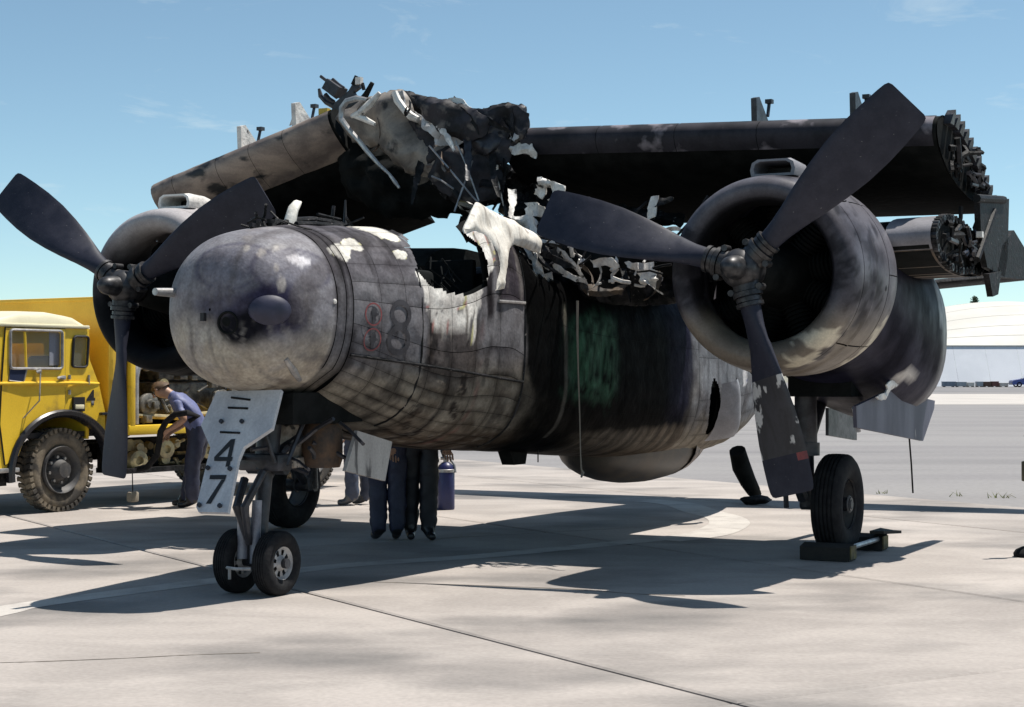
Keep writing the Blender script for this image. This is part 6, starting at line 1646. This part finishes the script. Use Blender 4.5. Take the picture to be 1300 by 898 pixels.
def person(name, loc, heading, J, mats, label, hair=True):
    """J: joint positions (x forward, y left, z up). One continuous skinned body with clothing colours by region."""
    V, Rd, E_, reg = [], [], [], []
    def add(p, r, par, g):
        V.append(Vector(p)); Rd.append(r); reg.append(g)
        if par is not None: E_.append((par, len(V) - 1))
        return len(V) - 1
    pel = add(J['pelvis'], .135, None, 'leg')
    wa = add(J['waist'], .125, pel, 'top'); ch = add(J['chest'], .155, wa, 'top'); nb = add(J['neck0'], .085, ch, 'top')
    n1 = add(J['neck'], .055, nb, 'flesh'); h0 = add(J['head0'], .078, n1, 'flesh'); h1 = add(J['head1'], .098, h0, 'flesh'); h2 = add(J['head2'], .075, h1, 'flesh')
    fw = (Vector(J['face']) - Vector(J['head1'])).normalized()
    upv = (Vector(J['head2']) - Vector(J['head0'])).normalized()
    sd = upv.cross(fw).normalized()
    c = Vector(J['head1'])
    for s in 'LR':
        sh_ = add(J['sh' + s], .075, ch, 'top'); up_ = add(Vector(J['sh' + s]).lerp(Vector(J['el' + s]), .45), .055, sh_, 'top')
        el = add(J['el' + s], .043, up_, mats.get('sleeve', 'flesh')); fo = add(Vector(J['el' + s]).lerp(Vector(J['wr' + s]), .5), .040, el, mats.get('sleeve', 'flesh')); wr = add(J['wr' + s], .028, fo, 'flesh')
        d = (Vector(J['wr' + s]) - Vector(J['el' + s])).normalized(); side = d.cross(fw); side = side.normalized() if side.length > .1 else Vector((0, 1, 0))
        pm = add(Vector(J['wr' + s]) + d * .05, .033, wr, 'flesh')
        curl = Vector(J.get('curl', (.4, 0, -.2)))
        for k in range(4):
            a = add(Vector(J['wr' + s]) + d * .095 + side * (.024 * (k - 1.5)), .0095, pm, 'flesh')
            ln = (.032, .040, .036, .026)[k]
            b = add(V[a] + d * ln + curl * .012, .009, a, 'flesh'); add(V[b] + d * ln * .55 + curl * .03, .008, b, 'flesh')
        a = add(Vector(J['wr' + s]) + d * .045 + side * .042 + curl * .01, .011, pm, 'flesh'); add(V[a] + d * .04 + side * .012 + curl * .015, .009, a, 'flesh')
        hp = add(J['hip' + s], .098, pel, 'leg'); th = add(Vector(J['hip' + s]).lerp(Vector(J['kn' + s]), .5), .102, hp, 'leg'); kn = add(J['kn' + s], .090, th, 'leg'); cf = add(Vector(J['kn' + s]).lerp(Vector(J['an' + s]), .45), .088, kn, 'leg'); an = add(Vector(J['an' + s]) + Vector((0, 0, .04)), .080, cf, 'leg')
        ft = Vector(J['toe' + s]) - Vector(J['an' + s]); ft.z = 0
        hl = add(Vector(J['an' + s]) + Vector((0, 0, -.045)) - ft * .18, .040, an, 'shoe'); ml = add(Vector(J['an' + s]) + ft * .5 + Vector((0, 0, -.05)), .042, an, 'shoe'); add(J['toe' + s], .036, ml, 'shoe')
    me = bpy.data.meshes.new(name); me.from_pydata(V, E_, [])
    o = bpy.data.objects.new(name, me); COL.objects.link(o)
    sk = o.modifiers.new('skin', 'SKIN'); sk.use_smooth_shade = True
    for i, d in enumerate(me.skin_vertices[0].data):
        d.radius = (Rd[i], Rd[i])
        d.use_root = (i == 0)
    ss = o.modifiers.new('sub', 'SUBSURF'); ss.levels = 2; ss.render_levels = 2
    dg = bpy.context.evaluated_depsgraph_get()
    m2 = bpy.data.meshes.new_from_object(o.evaluated_get(dg))
    bpy.data.objects.remove(o); bpy.data.meshes.remove(me)
    m2.name = name
    order = ['flesh', 'top', 'leg', 'shoe']
    m2.materials.clear()
    for k in order: m2.materials.append(M[mats[k]])
    idx = []
    for p in m2.polygons:
        best, bg_ = 1e9, 'leg'
        for a, b in E_:
            A, B = V[a], V[b]; ab = B - A
            t = max(0, min(1, (p.center - A).dot(ab) / (ab.length_squared + 1e-9)))
            d = (p.center - A - ab * t).length / (Rd[a] * (1 - t) + Rd[b] * t)
            if d < best: best = d; bg_ = reg[b] if t > .5 else reg[a]
        idx.append(order.index(bg_ if bg_ in order else 'flesh'))
    m2.polygons.foreach_set('material_index', idx)
    cl_ = set()
    for p, k in zip(m2.polygons, idx):
        if k in (1, 2): cl_.update(p.vertices)
    for vi in cl_:                                   # folds in the cloth
        v = m2.vertices[vi]; c0 = v.co
        f_ = fbm(c0.x * 9, c0.y * 9, c0.z * 15 + len(label), 3) * .014 + abs(fbm(c0.x * 5, c0.y * 5, c0.z * 26, 2)) * .010
        v.co = c0 + v.normal * f_
    m2.polygons.foreach_set('use_smooth', [True] * len(m2.polygons))
    # face: nose, brow and ears raised from the head surface
    r = empty(name, loc, heading); tag(r, label, 'person')
    o = bpy.data.objects.new('body', m2); link(o, r)
    mb = MB(); mb.tube([c + fw * .085 + upv * .02, c + fw * .115 - upv * .015, c + fw * .09 - upv * .025], [.010, .016, .010], 8)
    for s in (1, -1): mb.tube([c + sd * s * .088 - upv * .01, c + sd * s * .098 + upv * .02, c + sd * s * .09 + upv * .045], [.012, .018, .010], 7)
    mb.build('face_feature', M[mats['flesh']], r)
    mb = MB()
    for s in (1, -1): mb.lathe([(-.006, .001), (-.003, .011), (.003, .011), (.006, .001)], 8, o=c + fw * .088 + sd * s * .034 + upv * .02)
    mb.tube([c + fw * .086 - upv * .05 + sd * .025, c + fw * .094 - upv * .05, c + fw * .086 - upv * .05 - sd * .025], .006, 6)
    mb.build('eyes_and_mouth', M['hair'], r)
    if hair:
        vs, fs = [], []
        cc = c + upv * .022 - fw * .034
        for i in range(9):
            for j in range(20):
                a, b = math.pi * .56 * i / 8, 2 * math.pi * j / 20
                d = upv * math.cos(a) + (fw * math.cos(b) + sd * math.sin(b)) * math.sin(a)
                k = .102 + .016 * fbm(d.x * 9, d.y * 9, d.z * 9, 3)
                if d.dot(fw) > .45 and d.dot(upv) < .45: k = .06
                vs.append(cc + d * k)
        for i in range(8):
            for j in range(20): fs.append((i * 20 + j, i * 20 + (j + 1) % 20, (i + 1) * 20 + (j + 1) % 20, (i + 1) * 20 + j))
        mb = MB(); mb.add(vs, fs); mb.build('hair', M['hair'], r)
    return r
def standing(dx=.0, arms=0.0, spread=.10):
    return dict(pelvis=(0, 0, .93), waist=(0, 0, 1.06), chest=(.01, 0, 1.28), neck0=(0, 0, 1.45), neck=(.01, 0, 1.51), head0=(.03, 0, 1.57), head1=(.04, 0, 1.645), head2=(.03, 0, 1.70), face=(.16, 0, 1.64),
                shL=(0, .17, 1.40), shR=(0, -.17, 1.40), elL=(-.03, .24, 1.12), elR=(-.03, -.24, 1.12), wrL=(.06 + arms, .25, .88), wrR=(.06 + arms, -.25, .88),
                hipL=(0, .09, .88), hipR=(0, -.09, .88), knL=(.03, spread, .48), knR=(.03 - dx, -spread, .48), anL=(.0, spread, .09), anR=(-dx, -spread, .09), toeL=(.19, spread + .02, .036), toeR=(.19 - dx, -spread - .02, .036))
def foot_at(px, py): pass
# the man bending over the pump bay with the hose
J = dict(pelvis=(-.14, 0, .86), waist=(-.10, 0, .98), chest=(.06, 0, 1.16), neck0=(.17, 0, 1.27), neck=(.22, 0, 1.30), head0=(.285, 0, 1.325), head1=(.345, 0, 1.345), head2=(.38, .0, 1.385), face=(.44, 0, 1.28),
         shL=(.10, .17, 1.22), shR=(.10, -.17, 1.22), elL=(-.03, .25, 1.02), elR=(.10, -.24, .98), wrL=(.17, .22, .90), wrR=(.26, -.10, .86), curl=(.2, 0, -.6),
         hipL=(-.13, .09, .82), hipR=(-.13, -.09, .82), knL=(-.06, .10, .46), knR=(.0, -.11, .46), anL=(-.10, .10, .09), anR=(.06, -.11, .09), toeL=(.10, .13, .036), toeR=(.25, -.13, .036))
p0 = Vector([(-3.737, 20.243, 0.0)][0])
man = person('person', p0, math.radians(172), J, dict(flesh='flesh', top='blueshirt', leg='navy', shoe='shoe'), 'man in blue shirt bending over the truck pump bay with a black hose')
mb = MB()
def W(p): return man.matrix_basis @ Vector(p)
bpy.context.view_layer.update()
mb.tube([W((-.10, .32, 1.0)), W((-.20, .30, 1.06)), W((-.10, .36, 1.10)), W((.06, .33, 1.08)), W((.18, .29, .99)), W((.26, .24, .88)), W((.30, .18, .74)), W((.36, .08, .60)), W((.52, -.05, .46)), W((.8, -.2, .40)), W((1.0, -.28, .46))], [.03, .036, .036, .036, .036, .036, .036, .036, .036, .034, .03], 10)
hose = mb.build('suction_hose', M['rubber'], None); tag(hose, 'black hose looped over the bending man\'s forearm and running down to truck', 'hose')
pB = Vector([(-1.865, 20.609, 0.0)][0])
pb = person('person', pB, math.radians(183), standing(.16), dict(flesh='flesh', top='blueshirt', leg='denim', shoe='shoegrey'), 'person in dark jeans and shiny shoes behind the nose wheels, facing left')
pC = Vector([(-1.154, 16.221, 0.0)][0])
JC = standing(.05, .02, .08)
pc_ = person('person', pC, math.radians(105), JC, dict(flesh='flesh', top='navy', leg='navy', shoe='shoe', ), 'person in navy trousers standing in the shadow just behind the small stained gear door')
pD = Vector([(-0.858, 16.298, 0.0)][0])
pd_ = person('person', pD, math.radians(-78), standing(.10, 0, .075), dict(flesh='flesh', top='darknavy', leg='darknavy', shoe='shoe'), 'person in near black overalls with one bare forearm standing left of the blue cylinder')
post = empty('barrier_post', Vector([(4.35, 14.756, 0.0)][0])); tag(post, 'dark round based barrier post cut by the right edge of the apron', 'barrier post')
mb = MB(); mb.lathe([(0, .001), (0, .115), (.03, .12), (.06, .10), (.085, .05), (.09, .028)], 28, ax='Z'); mb.build('post_base', M['rubber'], post)
mb = MB(); mb.lathe([(.085, .024), (1.0, .024), (1.02, .03), (1.04, .02), (1.045, .001)], 14, ax='Z'); mb.build('post_tube', M['char'], post)
mb = MB(); mb.box((0, 0, .72), (.09, .07, .17), bev=.01); mb.build('rope_clamp', M['olive'], post)
# ------------------------------------------------------------------ small equipment
cyl_ = empty('gas_cylinder', Vector([(-0.752, 19.891, 0.0)][0])); tag(cyl_, 'dark blue upright gas cylinder standing on the concrete beyond the people', 'gas cylinder')
mb = MB(); mb.lathe([(0, .001), (0, .095), (.015, .10), (.45, .10), (.50, .085), (.53, .05), (.54, .03)], 28, ax='Z'); mb.build('cylinder_body', mat('cylinder_blue', (.018, .024, .11), (.012, .017, .08), scale=4, rough=.4), cyl_)
mb = MB(); mb.lathe([(.425, .101), (.425, .106), (.455, .106), (.46, .098)], 28, ax='Z'); mb.build('collar', M['bare'], cyl_)
mb = MB(); mb.lathe([(.52, .03), (.60, .028), (.61, .001)], 12, ax='Z'); mb.tube([(-.06, 0, .58), (.07, 0, .585)], .018, 8); mb.tube([(.06, 0, .56), (.10, -.02, .50), (.11, -.03, .42)], .014, 8); mb.build('valve', M['bare'], cyl_)
mb = MB(); mb.tube([(-.02, 0, .60), (-.05, 0, .66), (.04, 0, .70), (.03, 0, .62)], .02, 8); mb.build('handle', M['black'], cyl_)
# wheel chock round the port main wheel (stands on the ground, not part of the aircraft)
plane_m = Matrix.Translation((AX, AY, 0)) @ Matrix.Rotation(plane.rotation_euler.z, 4, 'Z')
chk = empty('wheel_chock', plane_m @ Vector((0, 2.83, 0)), plane.rotation_euler.z); tag(chk, 'dark timber wheel chock frame set around the right hand main wheel', 'chock')
M['timber'] = mat('dark_timber', (.012, .011, .010), (.028, .024, .02), scale=6, rough=.85, bump=.2)
M['endgrain'] = mat('worn_yellow_end', (.16, .13, .05), (.06, .05, .03), scale=9, rough=.8)
for x in (.50, -.48):
    mb = MB(); mb.prism([(x - .09, -.15, .006), (x + .09, -.15, .006), (x + .09 * (1 if x > 0 else .5), -.15, .115), (x - .09 * (.5 if x > 0 else 1), -.15, .14)], (0, .42, 0)); mb.build('timber', M['timber'], chk, smooth=False)
    mb = MB(); mb.box((x, .277, .075), (.15, .012, .11)); mb.build('end_plate', M['endgrain'], chk)
mb = MB(); mb.tube([(.55, .22, .10), (-.62, .22, .10)], .022, 8); mb.build('tie_rod', M['bare'], chk)
mb = MB(); mb.tube([(.55, -.12, .06), (-.6, -.12, .06)], .022, 8); mb.build('tie_rod', M['bare'], chk)
mb = MB(); mb.prism([(-.40, .16, .15), (-.75, .16, .15), (-.80, .26, .13), (-.78, .34, .13), (-.42, .28, .15)], (0, 0, .025)); mb.build('chock_handle', M['timber'], chk, smooth=False)
# crumpled dark rag lying on the concrete behind the hook
pR = Vector([(2.849, 20.609, 0.0)][0])
rg_ = crumple('dropped_cover', [(-.18, -.07, 0), (.16, -.08, 0), (.22, .02, 0), (.08, .09, 0), (-.12, .07, 0)], M['char'], None, .05, .05, 5, cell=.03, normal=Vector((0, 0, 1)))
rg_.location = pR + Vector((0, 0, .05)); tag(rg_, 'crumpled dark cover lying on the concrete behind the arrestor hook', 'cover')
